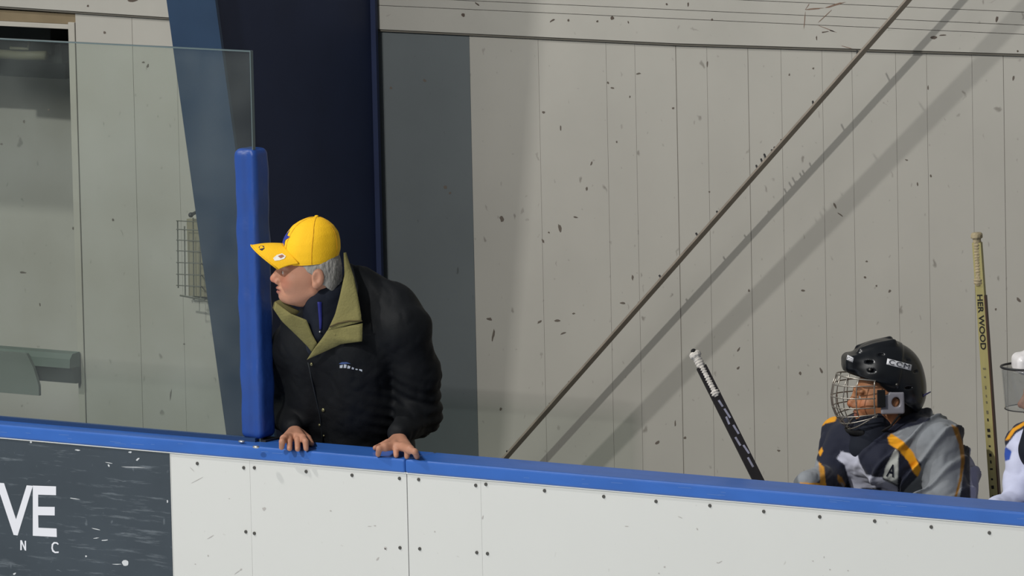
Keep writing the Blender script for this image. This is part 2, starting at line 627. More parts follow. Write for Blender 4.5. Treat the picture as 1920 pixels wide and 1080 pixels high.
def vcol(me, fn):
    """per-vertex albedo from world position and normal (pattern of the cloth or skin)"""
    n = len(me.vertices)
    V = np.zeros(n * 3, np.float32); me.vertices.foreach_get('co', V); V = V.reshape(-1, 3)
    Nn = np.zeros(n * 3, np.float32); me.vertices.foreach_get('normal', Nn); Nn = Nn.reshape(-1, 3)
    col = fn(V.astype(float), Nn)
    at_ = me.color_attributes.new('Col', 'FLOAT_COLOR', 'POINT')
    out = np.ones((n, 4), np.float32); out[:, :3] = col
    at_.data.foreach_set('color', out.ravel())

def bvh(me):
    n = len(me.vertices)
    V = np.zeros(n * 3, np.float32); me.vertices.foreach_get('co', V)
    return BVHTree.FromPolygons([tuple(v) for v in V.reshape(-1, 3)], [tuple(p.vertices) for p in me.polygons])

def hit(T, px, py, off=.002, fb=None):
    d = Vector(ray(px, py))
    h_ = T.ray_cast(Vector(CAM), d)
    if h_[0] is None:
        return None if fb is None else P(px, py, fb)
    return np.array(h_[0] - d * off)

def resample(pl, n):
    pl = np.array(pl, float)
    sg = np.r_[0, np.cumsum(np.linalg.norm(np.diff(pl[:, :2], axis=0), axis=1))]
    t = np.linspace(0, sg[-1], n)
    return np.stack([np.interp(t, sg, pl[:, i]) for i in range(pl.shape[1])], 1)

def patch(T, A, B, n=14, m_=6, off=.003, thick=.002, fb=None, bulge=0):
    """cloth strip between two pixel polylines laid on surface T; optional third value = world Y overriding"""
    a = resample(A, n); b = resample(B, n)
    G = []
    for i in range(n):
        row = []
        for j in range(m_):
            t = j / (m_ - 1)
            q = a[i] * (1 - t) + b[i] * t
            if len(q) > 2:
                p = P(q[0], q[1], q[2])
                p = p - ray(q[0], q[1]) * (bulge * 4 * t * (1 - t))
            else:
                p = hit(T, q[0], q[1], off + bulge * 4 * t * (1 - t), fb)
            row.append(p)
        G.append(row)
    last = None
    for r_ in G:
        for j in range(len(r_)):
            if r_[j] is None:
                r_[j] = last
            last = r_[j]
    mb = MB()
    mb.grid(G, 0, thick, -np.array(fw))
    return mb

def decal_text(T, txt, px, py, size, m_, name, parent, ang=0, off=.0025, spacing=1, bold=0, xs=1, shear=0):
    """small raised lettering laid on a curved surface as it hangs there"""
    me = text_mesh(txt, 1.0, m_, 0.0, spacing, bold)
    bm = bmesh.new(); bm.from_mesh(me)
    bmesh.ops.triangulate(bm, faces=bm.faces)
    bmesh.ops.subdivide_edges(bm, edges=[e for e in bm.edges if e.calc_length() > .25], cuts=2)
    ca, sa = math.cos(ang), math.sin(ang)
    last = None
    for v in bm.verts:
        x, y = v.co.x * size * xs, v.co.y * size
        x += shear * y
        qx = px + x * ca + y * sa
        qy = py + x * sa - y * ca
        p = hit(T, qx, qy, off)
        if p is None:
            p = last if last is not None else P(qx, qy, 0.5)
        last = p
        v.co = Vector(p)
    bm.to_mesh(me); bm.free()
    me.materials.clear(); me.materials.append(m_)
    return link(name, me, m_, parent)

def inpoly(x, y, poly):
    c = np.zeros(x.shape, bool)
    n = len(poly)
    for i in range(n):
        x1, y1 = poly[i]; x2, y2 = poly[(i + 1) % n]
        cond = ((y1 > y) != (y2 > y)) & (x < (x2 - x1) * (y - y1) / ((y2 - y1) + 1e-12) + x1)
        c ^= cond
    return c

# ================================================================== THE SETTING
# ice, bench floor, far boards
mb = MB(); mb.add([(-30, -16.8, 0), (25, -16.8, 0), (25, 0, 0), (-30, 0, 0)], [(0, 1, 2, 3)])
mb.box((-30, -16.8, -.1), (25, 0.02, -.001))
tag(mb.build('floor', M_ice), kind='structure')
mb = MB(); mb.box((-6, .16, 0), (6, 2.9, .15))
tag(mb.build('floor_bench', M_rubber), kind='structure')
mb = MB(); mb.box((-30, -16.95, 0), (25, -16.8, 1.15)); mb.box((-30, -26, 0), (25, -25.8, 9), 1)
tag(mb.build('wall_far_side', [mat('far_boards', (70, 76, 88), .6), mat('far_wall', (70, 70, 72), .9)]), kind='structure')

# ---- back wall: upright planks below, level planks above
WY = 2.2
led = [P(0, 15, WY), P(315, 36, WY), P(705, 58, WY), P(1270, 85, WY), P(1920, 105, WY)]
ledx = [p[0] for p in led]; ledz = [p[2] for p in led]
def ledge(x):
    return float(np.interp(x, ledx, ledz))
seams = [(142, 0), (248, 1), (330, 0), (430, 0), (540, 0), (640, 0), (718, 0), (880, 0), (1009, 0), (1136, 0), (1190, 0), (1267, 2), (1325, 0), (1402, 1), (1464, 0), (1541, 0), (1597, 0), (1679, 0), (1737, 0), (1822, 0), (1881, 1), (1962, 0), (2090, 0), (2300, 0), (2700, 0), (3400, 0)]
sx = [(P(a, 60 + a * .024, WY)[0], w_) for a, w_ in seams]
mb = MB()
gapw = [.0010, .0020, .0034]
for i in range(len(sx) - 1):
    xa, wa = sx[i]; xb, wb = sx[i + 1]
    a = xa + gapw[wa] / 2; b = xb - gapw[wb] / 2
    za, zb = ledge(a), ledge(b)
    y0, y1 = WY, WY + .012
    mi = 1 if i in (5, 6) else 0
    mb.add([(a, y0, .15), (b, y0, .15), (b, y1, .15), (a, y1, .15), (a, y0, za), (b, y0, zb), (b, y1, zb), (a, y1, za)],
           [(0, 3, 2, 1), (4, 5, 6, 7), (0, 1, 5, 4), (1, 2, 6, 5), (2, 3, 7, 6), (3, 0, 4, 7)], mi)
# backing
mb.box((sx[0][0], WY + .0014, .15), (sx[-1][0], WY + .03, 2.3), 2)
# scuffs that have a shape of their own
def scuff(mb, px, py, w_, h_, ang=0, mi=3, Y=WY - .0006, n=9):
    ca, sa = math.cos(math.radians(ang)), math.sin(math.radians(ang))
    vs = []
    for k in range(n):
        t = 2 * math.pi * k / n
        r_ = .5 * (1 + random.uniform(-.35, .2))
        x, y = math.cos(t) * w_ * r_ * .8, math.sin(t) * h_ * r_ * .8
        vs.append(P(px + x * ca - y * sa, py + x * sa + y * ca, Y))
    mb.add(vs, [tuple(range(n - 1, -1, -1))], mi)
for q in [(1019, 211, 9, 6), (1051, 241, 4, 13), (1050, 428, 7, 22, -12), (941, 411, 10, 16), (1079, 407, 11, 4, 10), (1029, 436, 5, 5), (1018, 452, 5, 12, -30),
          (1148, 165, 9, 5), (1198, 138, 12, 4, -10), (1140, 155, 5, 6), (1900, 146, 6, 13), (1181, 181, 4, 7), (1262, 203, 6, 6), (1156, 266, 4, 6),
          (1404, 545, 5, 8), (835, 351, 9, 8), (844, 362, 6, 6), (733, 165, 7, 6), (796, 151, 8, 7), (918, 598, 15, 7, 15), (925, 628, 5, 30, 10),
          (1167, 568, 15, 5, 5), (1284, 821, 6, 7), (1266, 794, 4, 14), (939, 767, 6, 8, 30), (1012, 603, 14, 5, -35), (1045, 601, 16, 6, 5), (1056, 625, 14, 4, -20),
          (1100, 354, 5, 9), (1109, 306, 4, 13, 20), (1186, 520, 5, 14), (1075, 588, 8, 4), (1500, 700, 6, 8), (1384, 690, 8, 5, -40), (1232, 830, 14, 6, -30), (1565, 385, 5, 18, -30),
          (1575, 402, 16, 3, 40), (1505, 545, 10, 5), (1668, 546, 6, 8, 30), (1643, 536, 5, 6), (1622, 520, 6, 5), (1910, 562, 14, 8, 40), (1385, 655, 4, 14, 30), (1460, 845, 8, 5),
          (1540, 695, 5, 14, -25), (45, 228, 5, 9), (91, 206, 5, 6), (3, 270, 7, 5), (43, 511, 16, 6, 6), (75, 571, 4, 8), (137, 428, 5, 9), (148, 440, 5, 5), (212, 412, 5, 8),
          (196, 61, 6, 7), (269, 117, 8, 5), (277, 124, 5, 12, 25), (320, 740, 4, 26, 8), (345, 645, 5, 4), (1330, 360, 4, 5), (1700, 300, 8, 3, 20), (1745, 330, 5, 8), (1720, 345, 4, 10),
          (1480, 140, 4, 6), (1525, 128, 5, 5), (1326, 120, 4, 18), (1740, 165, 3, 12), (1625, 490, 7, 4), (1867, 580, 5, 7)]:
    scuff(mb, *q)
tag(mb.build('wall_back', [M_wall, M_grey, M_groove, mat('puck_scuff', (98, 90, 82), .8)]), kind='structure')

UY = WY - .014
def uz(y):
    return P(1600, y, UY)[2]
cuts = [uz(v) for v in (50, 33, 9, -60, -130, -220, -330)]
mb = MB()
xs_ = [-6] + ledx + [6]
def band(z0, z1, mi=0):
    for i in range(len(xs_) - 1):
        a, b = xs_[i], xs_[i + 1]
        za = z0 if z0 else ledge(a) + .008
        zb = z0 if z0 else ledge(b) + .008
        mb.add([(a, UY, za), (b, UY, zb), (b, WY + .012, zb), (a, WY + .012, za), (a, UY, z1), (b, UY, z1), (b, WY + .012, z1), (a, WY + .012, z1)],
               [(0, 3, 2, 1), (4, 5, 6, 7), (0, 1, 5, 4), (2, 3, 7, 6)] + ([(3, 0, 4, 7)] if i == 0 else []) + ([(1, 2, 6, 5)] if i == len(xs_) - 2 else []), mi)
band(None, cuts[0] - .0009)
for i in range(len(cuts) - 1):
    band(cuts[i] + .0009, cuts[i + 1] - .0009)
for i in range(len(xs_) - 1):
    a, b = xs_[i], xs_[i + 1]; za, zb = ledge(a), ledge(b); yq = UY + .005
    mb.add([(a, yq, za + .0005), (b, yq, zb + .0005), (b, yq, zb + .012), (a, yq, za + .012), (a, WY + .012, za + .0005), (b, WY + .012, zb + .0005)], [(0, 1, 2, 3), (1, 0, 4, 5)], 1)
mb.box((-6, WY + .006, ledge(0) + .03), (6, WY + .03, cuts[-1]), 1)
for q in [(868, 28, 9, 9), (895, 8, 14, 4, 40), (1036, 38, 14, 4, -35), (1148, 34, 11, 8, -50), (1066, 38, 5, 8), (1120, 40, 5, 5), (1178, 42, 3, 8, -20), (1290, 8, 4, 12), (1335, 37, 6, 6), (1250, 8, 5, 6),
          (1869, 36, 6, 16, 8), (1750, 70, 18, 8, -5), (1768, 66, 20, 3, -4), (1546, 60, 20, 3, -8), (1560, 58, 16, 3, 20), (1531, 72, 3, 12), (1908, 96, 5, 5), (247, 1, 26, 7, -3), (165, 11, 6, 5)]:
    scuff(mb, *q, mi=2, Y=UY - .0006)
for a, b_, w_ in [((1508, 18), (1545, 15), 3), ((1545, 15), (1585, 4), 5), ((1510, 20), (1507, 58), 2), ((1560, 18), (1530, 46), 1.6), ((1530, 46), (1572, 62), 1.6), ((1518, 6), (1510, 18), 1.6), ((1575, 85), (1600, 92), 2)]:
    L_ = math.hypot(b_[0] - a[0], b_[1] - a[1])
    scuff(mb, (a[0] + b_[0]) / 2, (a[1] + b_[1]) / 2, L_ * 1.15, w_, math.degrees(math.atan2(b_[1] - a[1], b_[0] - a[0])), 3, UY - .0006, 12)
tag(mb.build('wall_upper_band', [M_wall2, M_gap, mat('upper_scuff', (84, 74, 66), .8), mat('brown_scrape', (120, 98, 84), .8)]), kind='structure')

# ---- doorway at the left: trim, lintel, recess behind
dx = sx[0][0]
dxi = P(133, 200, WY)[0]
zl1 = P(70, 44, WY)[2]; zl0 = P(70, 52, WY)[2]
mb = MB()
mb.box((-6, WY - .002, zl0), (dxi, WY + .05, zl1 + .002))
mb.box((dxi, WY - .004, .15), (dx - .002, WY + .05, P(140, 42, WY)[2]))
tag(mb.build('trim_1', mat('door_trim_paint', (172, 168, 158), .6, var=.05), bevel=.002), kind='structure')
mb = MB(); mb.box((-6, WY + .004, zl1 + .003), (dx - .002, WY + .03, ledge(dx) - .002))
tag(mb.build('trim_2', M_tan), kind='structure')
mb = MB(); mb.box((-6, 2.85, .15), (dx + .2, 2.9, 2.6)); mb.box((dxi + .001, WY + .05, .15), (dxi + .06, 2.85, 2.6)); mb.box((-6, WY + .05, 2.3), (dxi, 2.85, 2.36))
tag(mb.build('wall_doorway', M_wall), kind='structure')

# dark heater clutter hung inside the doorway head
hp = P(70, 95, 2.55)
t = thing('unit_heater', (P(60, 90, 2.5)[0], 2.5, 2.3), 'dark grey heater with pipes hung under the doorway head', 'heater')
mb = MB(); a = P(-60, 60, 2.5); b = P(130, 98, 2.5)
mb.box((a[0], 2.40, b[2]), (b[0], 2.62, 2.3))
mb.build('housing', mat('heater_grey', (40, 44, 42), .7), t, bevel=.004)
mb = MB(); mb.tube([P(-40, 98, 2.38), P(40, 104, 2.38), P(86, 104, 2.38)], .016, 12)
mb.tube([P(20, 90, 2.37), P(52, 92, 2.37), P(56, 70, 2.42)], .007, 8)
mb.build('pipe', mat('pipe_tan', (110, 108, 88), .6), t, smooth=True)
mb = MB(); a = P(86, 92, 2.45); b = P(126, 118, 2.45)
mb.box((a[0], 2.42, b[2]), (b[0], 2.56, a[2] + .02))
mb.build('motor', mat('motor_dark', (24, 30, 26), .6), t, bevel=.004)
mb = MB(); a = P(-60, 108, 2.6); b = P(130, 148, 2.6)
mb.box((a[0], 2.58, b[2]), (b[0], 2.66, a[2] + .01))
mb.build('lower_pan', mat('pan_grey', (52, 60, 57), .6), t, bevel=.004)
mb = MB(); mb.tube([(a[0] + .05, 2.5, a[2]), (a[0] + .05, 2.5, 2.31)], .008, 8)
mb.build('hanger', M_dark, t)

# low round duct crossing the doorway, with a flat bracket plate
a = P(147, 690, 2.18)
t = thing('wall_duct', (a[0], 2.08, a[2]), 'grey green metal duct running low across the left doorway', 'duct')
def extr(prof_, x0_, x1_):
    mb = MB(); n = len(prof_)
    mb.add([(x0_, y, z) for y, z in prof_] + [(x1_, y, z) for y, z in prof_], [tuple(range(n)), tuple(range(2 * n - 1, n - 1, -1))] + [(i, i + n, (i + 1) % n + n, (i + 1) % n) for i in range(n)])
    return mb
zc = a[2]
extr([(2.190, zc + .055), (2.150, zc + .052), (2.135, zc + .035), (2.132, zc + .004), (2.190, zc + .004)], -6, a[0]).build('duct', M_greyg, t)
extr([(2.190, zc + .0035), (2.140, zc + .0035), (2.165, zc - .052), (2.190, zc - .052)], -6, a[0]).build('duct_underside', mat('underside_shade_green', (52, 60, 54), .7), t)  # underside of the duct, its shade put into a darker green
b = P(73, 742, 2.12)
mb = MB()
z1 = P(40, 662, 2.12)[2]
mb.grid([[(-5.9, 2.12, b[2]), (b[0], 2.12, b[2])], [(-5.9, 2.12, b[2] + .04), (b[0], 2.12, b[2] + .035)], [(-5.9, 2.12, z1 - .03), (b[0] - .02, 2.12, z1 - .05)], [(-5.9, 2.12, z1), (b[0] - .05, 2.12, z1)]], 0, .012, (0, -1, 0))
mb.build('bracket_plate', mat('bracket_grey', (112, 118, 112), .6), t)

# ---- tapered navy steel column of the roof frame
XR = P(706, 270, 2.15)[0]; FWD = .20
XL = XR - FWD
def solveY(px, py, X):
    a, b = 0.2, 2.2
    for _ in range(50):
        m_ = (a + b) / 2
        if P(px, py, m_)[0] > X: a = m_
        else: b = m_
    return a
ya = solveY(312, 0, XL); yb = solveY(425, 820, XL)
za = P(312, 0, ya)[2]; zb = P(425, 820, yb)[2]
def yin(z): return yb + (ya - yb) * (z - zb) / (za - zb)
t = thing('steel_column', ((XL + XR) / 2, 1.9, .15), 'navy painted tapered steel column standing against the pale wall', 'column')
mb = MB()
Z0, Z1 = .15, 4.6
def fl(mb, y0, y1, th, mi=0):
    mb.add([(XL, y0, Z0), (XR, y0, Z0), (XR, y0 + th, Z0), (XL, y0 + th, Z0), (XL, y1, Z1), (XR, y1, Z1), (XR, y1 + th, Z1), (XL, y1 + th, Z1)],
           [(0, 3, 2, 1), (4, 5, 6, 7), (0, 1, 5, 4), (1, 2, 6, 5), (2, 3, 7, 6), (3, 0, 4, 7)], mi)
fl(mb, yin(Z0), yin(Z1), .012)
mb.build('inner_flange', M_navy, t)
mb = MB(); mb.box((XR - .05, 2.160, .15), (XR, 2.172, 4.6)); mb.build('outer_flange', M_navyd, t)
xc = XR - .025
mb = MB()
mb.add([(xc - .005, yin(Z0) + .012, Z0), (xc - .005, 2.16, Z0), (xc - .005, 2.16, Z1), (xc - .005, yin(Z1) + .012, Z1),
        (xc + .005, yin(Z0) + .012, Z0), (xc + .005, 2.16, Z0), (xc + .005, 2.16, Z1), (xc + .005, yin(Z1) + .012, Z1)],
       [(0, 1, 2, 3), (7, 6, 5, 4), (0, 4, 5, 1), (1, 5, 6, 2), (2, 6, 7, 3), (3, 7, 4, 0)])
mb.build('web', M_navyd, t)
mb = MB(); mb.box((xc - .07, yin(Z0) - .02, .15), (xc + .07, 2.175, .165)); mb.build('base_plate', M_navyd, t)

# ---- wire rack on the wall beside the column
t = thing('wire_rack', tuple(P(352, 560, 2.17)), 'small wire basket rack hung on the wall beside the navy column', 'rack')
mb = MB()
for px_, y0, y1 in ((333, 414, 540), (346, 424, 556), (362, 408, 562), (375, 430, 560)):
    mb.tube([P(px_ , y0, 2.10), P(px_ + (y1 - y0) * .01, y1, 2.10)], .0022, 6)
for py_ in (414, 430, 450, 470, 492, 514, 535):
    mb.tube([P(331, py_, 2.095), P(376, py_ + 2, 2.095), P(378, py_ + 2, 2.19)], .0020, 6)
mb.tube([P(338, 554, 2.09), P(384, 562, 2.09)], .0035, 6)
mb.build('wire_basket', mat('rack_wire', (92, 92, 82), .5), t)
mb = MB(); a = P(352, 410, 2.185); b = P(382, 556, 2.185)
mb.box((a[0], 2.178, b[2]), (b[0] + .02, 2.199, a[2])); mb.build('back_board', mat('rack_board', (132, 126, 104), .7), t, bevel=.001)
mb = MB(); q = P(358, 403, 2.15); mb.tube([q, q + np.array([0, .05, 0.01])], .006, 8); mb.sphere(q, .009); mb.build('hook', M_dark, t)

# ---- flat steel brace in front of the wall
t0 = P(940, 867, 2.065); t1 = P(1703, 0, 2.015)
dirv = t1 - t0
e0 = t0 + dirv * ((.66 - t0[2]) / dirv[2]); e1 = t1 + dirv * .42
br = thing('steel_brace', tuple(e0), 'thin grey flat steel brace slanting up in front of the pale wall', 'brace')
mb = MB()
dn = dirv / np.linalg.norm(dirv)
s_ = np.cross(dn, (0, 1, 0)); s_ /= np.linalg.norm(s_)
def barat(p):
    yv = np.array((0, .019, 0)); sv = s_ * .0032
    return [p - yv - sv, p + yv - sv, p + yv + sv, p - yv + sv]
A_ = barat(e0); B_ = barat(e1)
mb.add(A_ + B_, [(0, 1, 2, 3), (7, 6, 5, 4), (0, 4, 5, 1), (1, 5, 6, 2), (2, 6, 7, 3), (3, 7, 4, 0)])
mb.build('flat_bar', M_steel, br)
mb = MB(); q = e1
mb.box((q[0] - .05, 2.0, q[2] - .05), (q[0] + .05, 2.185, q[2] + .05)); mb.build('upper_cleat', M_steel, br)
mb = MB(); mb.box((e0[0] - .05, 2.0, e0[2] - .05), (e0[0] + .05, 2.199, e0[2] + .05)); mb.build('lower_cleat', M_steel, br)
for px_, py_ in ((1197, 566), (1030, 757), (1305, 437), (1344, 396), (1388, 352), (1418, 310), (1427, 298), (1433, 289), (1441, 296), (1447, 281), (1452, 276), (1465, 262), (1524, 190), (1607, 95), (1236, 516), (1066, 716), (950, 846)):
    p = P(px_, py_, 2.045)
    q = t0 + dn * ((p - t0) @ dn)
    mb = MB(); mb.tube([q, p], .0032, 6)
    mb.build('tie_stub', M_dark, br, smooth=True)

# ================================================================== boards, rail, glass, post pad
ZT = 1.128
xe = P(320, 846, 0)[0]; x2 = P(762.5, 883, 0)[0]; x3 = P(901, 894, 0)[0]
xm = P(468, 860, 0)[0]
BOARD_SCUFFS = [(495, 954, 9, 9), (620, 958, 6, 3), (693, 987, 10, 2), (703, 986, 6, 2.5), (723, 1028, 7, 7), (708, 1048, 4, 12, 35), (723, 1030, 9, 3, 45), (815, 997, 4, 4), (905, 970, 4, 10, 10), (1275, 970, 14, 2, 25), (1307, 992, 3, 7, -30), (1350, 1054, 12, 2, -30), (1345, 1055, 4, 3), (1246, 1063, 4, 4), (1235, 1075, 4, 4), (452, 1068, 7, 4, -30), (445, 1073, 18, 2, -35), (395, 1007, 20, 2, -30), (370, 900, 30, 1.6, -28), (360, 880, 16, 1.6, 45), (430, 935, 4, 2), (390, 1042, 3, 5), (366, 1058, 4, 3), (1545, 1045, 3, 5), (1556, 1068, 4, 3), (1590, 1070, 4, 3), (1524, 1052, 4, 3), (1175, 987, 10, 2)]
def board(x0, x1, label, bolts):
    t = thing('dasher_board', ((x0 + x1) / 2, .03, 0), label, 'rink board', 'white rink boards')
    mb = MB(); g0 = .0014 if abs(x0 - x2) < .01 else .0003; g1 = .0014 if abs(x1 - x2) < .01 else .0003
    mb = MB(); mb.box((x0 + g0, 0, .0), (x1 - g1, .012, ZT))
    for q in BOARD_SCUFFS:
        if x0 < P(q[0], q[1], 0)[0] < x1 and label.find('dark slate') < 0:
            scuff(mb, *q, mi=1, Y=-.0006)
    mb.build('facing', [M_board, mat('board_scuff', (176, 172, 168), .6)], t)
    mb = MB(); mb.box((x0 + .002, .012, .0), (x1 - .002, .13, ZT)); mb.build('frame', M_dark, t)
    for px_, py_ in bolts:
        q = P(px_, py_, -.001)
        mb = MB(); mb.tube([(q[0], -.003, q[2]), (q[0], .004, q[2])], [.0050, .0056], 10)
        mb.build('bolt', M_screw, t)
    return t
ad = board(-4.5, xe, 'rink board covered by a dark slate advertising print with white letters', [])
ad['group'] = None
del ad['group']
board(xe, xm, 'short white rink board right of the dark advert', [(370, 869), (457, 877), (461, 997)])
board(xm, x2, 'white rink board below the man in the yellow cap', [(477, 877), (574, 884), (660, 891), (749, 897), (477, 1000), (750, 1027)])
board(x2, x3, 'narrow white rink board between two close upright seams', [(785, 899), (892, 910), (787, 1029), (894, 1036)])
board(x3, 4.2, 'long white rink board under the hockey players', [(911, 908), (1021, 920), (1132, 931), (1230, 940), (1331, 948), (1432, 959), (1537, 969), (1640, 977), (1746, 988), (1855, 999), (914, 1038)])
mb = MB(); mb.box((-4.5, -.0016, .02), (xe - .004, .0, ZT - .005)); prm = mb
mb = prm
for q in [(235, 1056, 16, 14), (218, 1058, 24, 2), (314, 940, 4, 8), (58, 829, 6, 5), (145, 844, 14, 3, 6), (258, 861, 10, 5, -40), (244, 848, 8, 4), (204, 873, 4, 8, -25), (196, 1013, 20, 2.5, -8), (180, 1009, 14, 2, -6), (161, 1043, 5, 4), (27, 1076, 8, 4, -30), (205, 868, 20, 1.6, 10), (250, 876, 60, 1.8, 2), (140, 935, 30, 1.8, 8), (180, 992, 26, 2, 12)]:
    scuff(mb, *q, mi=1, Y=-.0019)
pr = mb.build('advert_print', [M_slate, mat('chip_white', (200, 202, 204), .6)], ad)
def pp(poly, name, Y=-.0022):
    mb = MB()
    f = [P(x, y, Y) for x, y in poly]; b_ = [P(x, y, Y) + np.array((0, .0008, 0)) for x, y in poly]
    n = len(poly)
    mb.add(f + b_, [tuple(range(n)), tuple(range(2 * n - 1, n - 1, -1))] + [(i, i + n, (i + 1) % n + n, (i + 1) % n) for i in range(n)])
    return mb.build(name, M_lettw, pr)
pp([(-6, 905), (7.5, 906), (30, 974), (50, 910), (61.5, 911), (33, 1004), (25.5, 1003), (-6, 908)], 'letter_v')
pp([(61.5, 910.5), (105, 912), (105, 928.5), (71.5, 927.5), (71.5, 950), (102.5, 950.5), (102.5, 966.5), (71.5, 966), (72, 989.5), (106, 991), (106.5, 1007), (61.5, 1004.5)], 'letter_e')
pp([(38, 1013), (41, 1013), (46.2, 1026), (46.2, 1014), (48.8, 1014), (49, 1032.5), (46.4, 1032), (40.8, 1019), (40.8, 1031.5), (38, 1031.5)], 'letter_n')
pp([(110, 1020), (107, 1016.8), (101, 1016.2), (97, 1020), (96.3, 1028), (98, 1034), (103, 1037.2), (110, 1036.8), (110, 1034), (103.5, 1034.4), (100.2, 1031.5), (99, 1027), (99.8, 1021.5), (102.5, 1019), (106, 1019.4), (108.5, 1021.6)], 'letter_c')
RZ = ZT + .041
def rail(x0, x1, label):
    t = thing('cap_rail', ((x0 + x1) / 2, .07, ZT), label, 'rail')
    mb = MB(); mb.box((x0, -.010, ZT), (x1, .150, ZT + .041))
    for _ in range(34):
        xx = random.uniform(max(x0, -2.0) + .05, min(x1, 2.3) - .08); yy = random.uniform(0.005, .13); L_ = random.uniform(.008, .05); a = random.uniform(-.3, .3)
        if random.random() < .6:
            mb.add([(xx, yy, RZ + .0005), (xx + L_, yy + L_ * a, RZ + .0005), (xx + L_, yy + L_ * a + .0016, RZ + .0005), (xx, yy + .0016, RZ + .0005)], [(0, 1, 2, 3)], 1)
        else:
            zz = random.uniform(ZT + .012, RZ - .012)
            mb.add([(xx, -.0105, zz), (xx + L_, -.0105, zz + L_ * a * .1), (xx + L_, -.0105, zz + L_ * a * .1 + .0014), (xx, -.0105, zz + .0014)], [(0, 1, 2, 3)], 1)
    mb.build('rail_cap', [M_blue, mat('rail_scratch', (86, 124, 190), .5)], t, bevel=.007)
    mb = MB(); mb.box((x0, -.004, ZT - .003), (x1, -.0005, ZT + .0008)); mb.build('white_edge_strip', M_white, t)
    return t
rl = rail(-4.5, x2 - .0008, 'blue plastic cap rail topping the boards under the glass and leaning man')
rr_ = rail(x2 + .0008, 4.2, 'blue plastic cap rail topping the boards in front of the players')
# glass shield
gx = P(472, 100, .08)[0]
t = thing('glass_shield', (gx - 1.3, .08, RZ), 'clear rink glass panel standing on the blue rail left of the padded post', 'glass')
mb = MB(); mb.box((-4.5, .074, RZ), (gx - .003, .086, 2.357)); mb.build('pane', M_glass, t)
mb = MB(); mb.box((-4.5, .0735, 2.357), (gx, .0865, 2.3605)); mb.box((gx - .003, .0735, RZ), (gx, .0865, 2.357)); mb.build('polished_edge', M_gedge, t)
mb = MB(); mb.box((-4.5, .060, RZ), (gx - .01, .072, RZ + .012)); mb.build('bottom_gasket', mat('gasket_blue', (36, 62, 100), .5), t)
# padded post
pc = P(486, 832, .100)
t = thing('padded_post', (pc[0], .112, RZ), 'bright blue vinyl padded post at the end of the glass', 'post')
zt = P(486, 276, .11)[2]
f_ = Field((pc[0] - .08, .04, RZ - .02), (pc[0] + .08, .20, zt + .03), .0035)
hw = .041
f_.box((pc[0] - .003, .102, (RZ + zt) / 2 + .004), (hw, hw + .002, (zt - RZ) / 2 - .004), rad=.022, k=0)
f_.cone((pc[0] + .011, .102 - hw - .012, RZ), (pc[0] + .011, .102 - hw - .012, zt + .02), .014, .014, .014, 's')
f_.disp(lambda X, Y, Z: .0012 * np.sin(Z * 31 + X * 20) + .001 * np.sin(Z * 57 + Y * 30))
me = f_.mesh('pad'); link('pad', me, M_pad, t)
mb = MB(); mb.box((pc[0] - .016, .10, RZ), (pc[0] + .01, .125, zt - .01)); mb.build('post', M_steel, t)
mb = MB(); mb.box((pc[0] - .05, .074, RZ), (pc[0] + .045, .148, RZ + .006)); mb.build('foot_plate', M_dark, t)
for px_, py_ in ((453, 828), (480, 838)):
    q = PZ(px_, py_, RZ + .006)
    mb = MB(); mb.sphere(q, .0085, n=6, sc=(1.4, 1, .55)); mb.build('foot_bolt', M_bright, t, smooth=True)

# players' bench
t = thing('players_bench', (1.0, 1.2, .15), 'long pale wooden bench behind the boards where the players sit', 'bench')
mb = MB(); mb.box((-.1, 1.02, .56), (3.4, 1.36, .60)); mb.build('seat', M_bench, t, bevel=.006)
for xx in (.1, 1.1, 2.2, 3.3):
    mb = MB(); mb.box((xx - .03, 1.08, .15), (xx + .03, 1.30, .56)); mb.build('leg', M_dark, t)

# ================================================================== PEOPLE
def frame(fwd, upv=(0, 0, 1)):
    f_ = np.array(fwd, float); f_ /= np.linalg.norm(f_)
    l_ = np.cross(upv, f_); l_ /= np.linalg.norm(l_)
    u_ = np.cross(f_, l_)
    return np.stack([f_, l_, u_], 1)   # columns forward, left, up

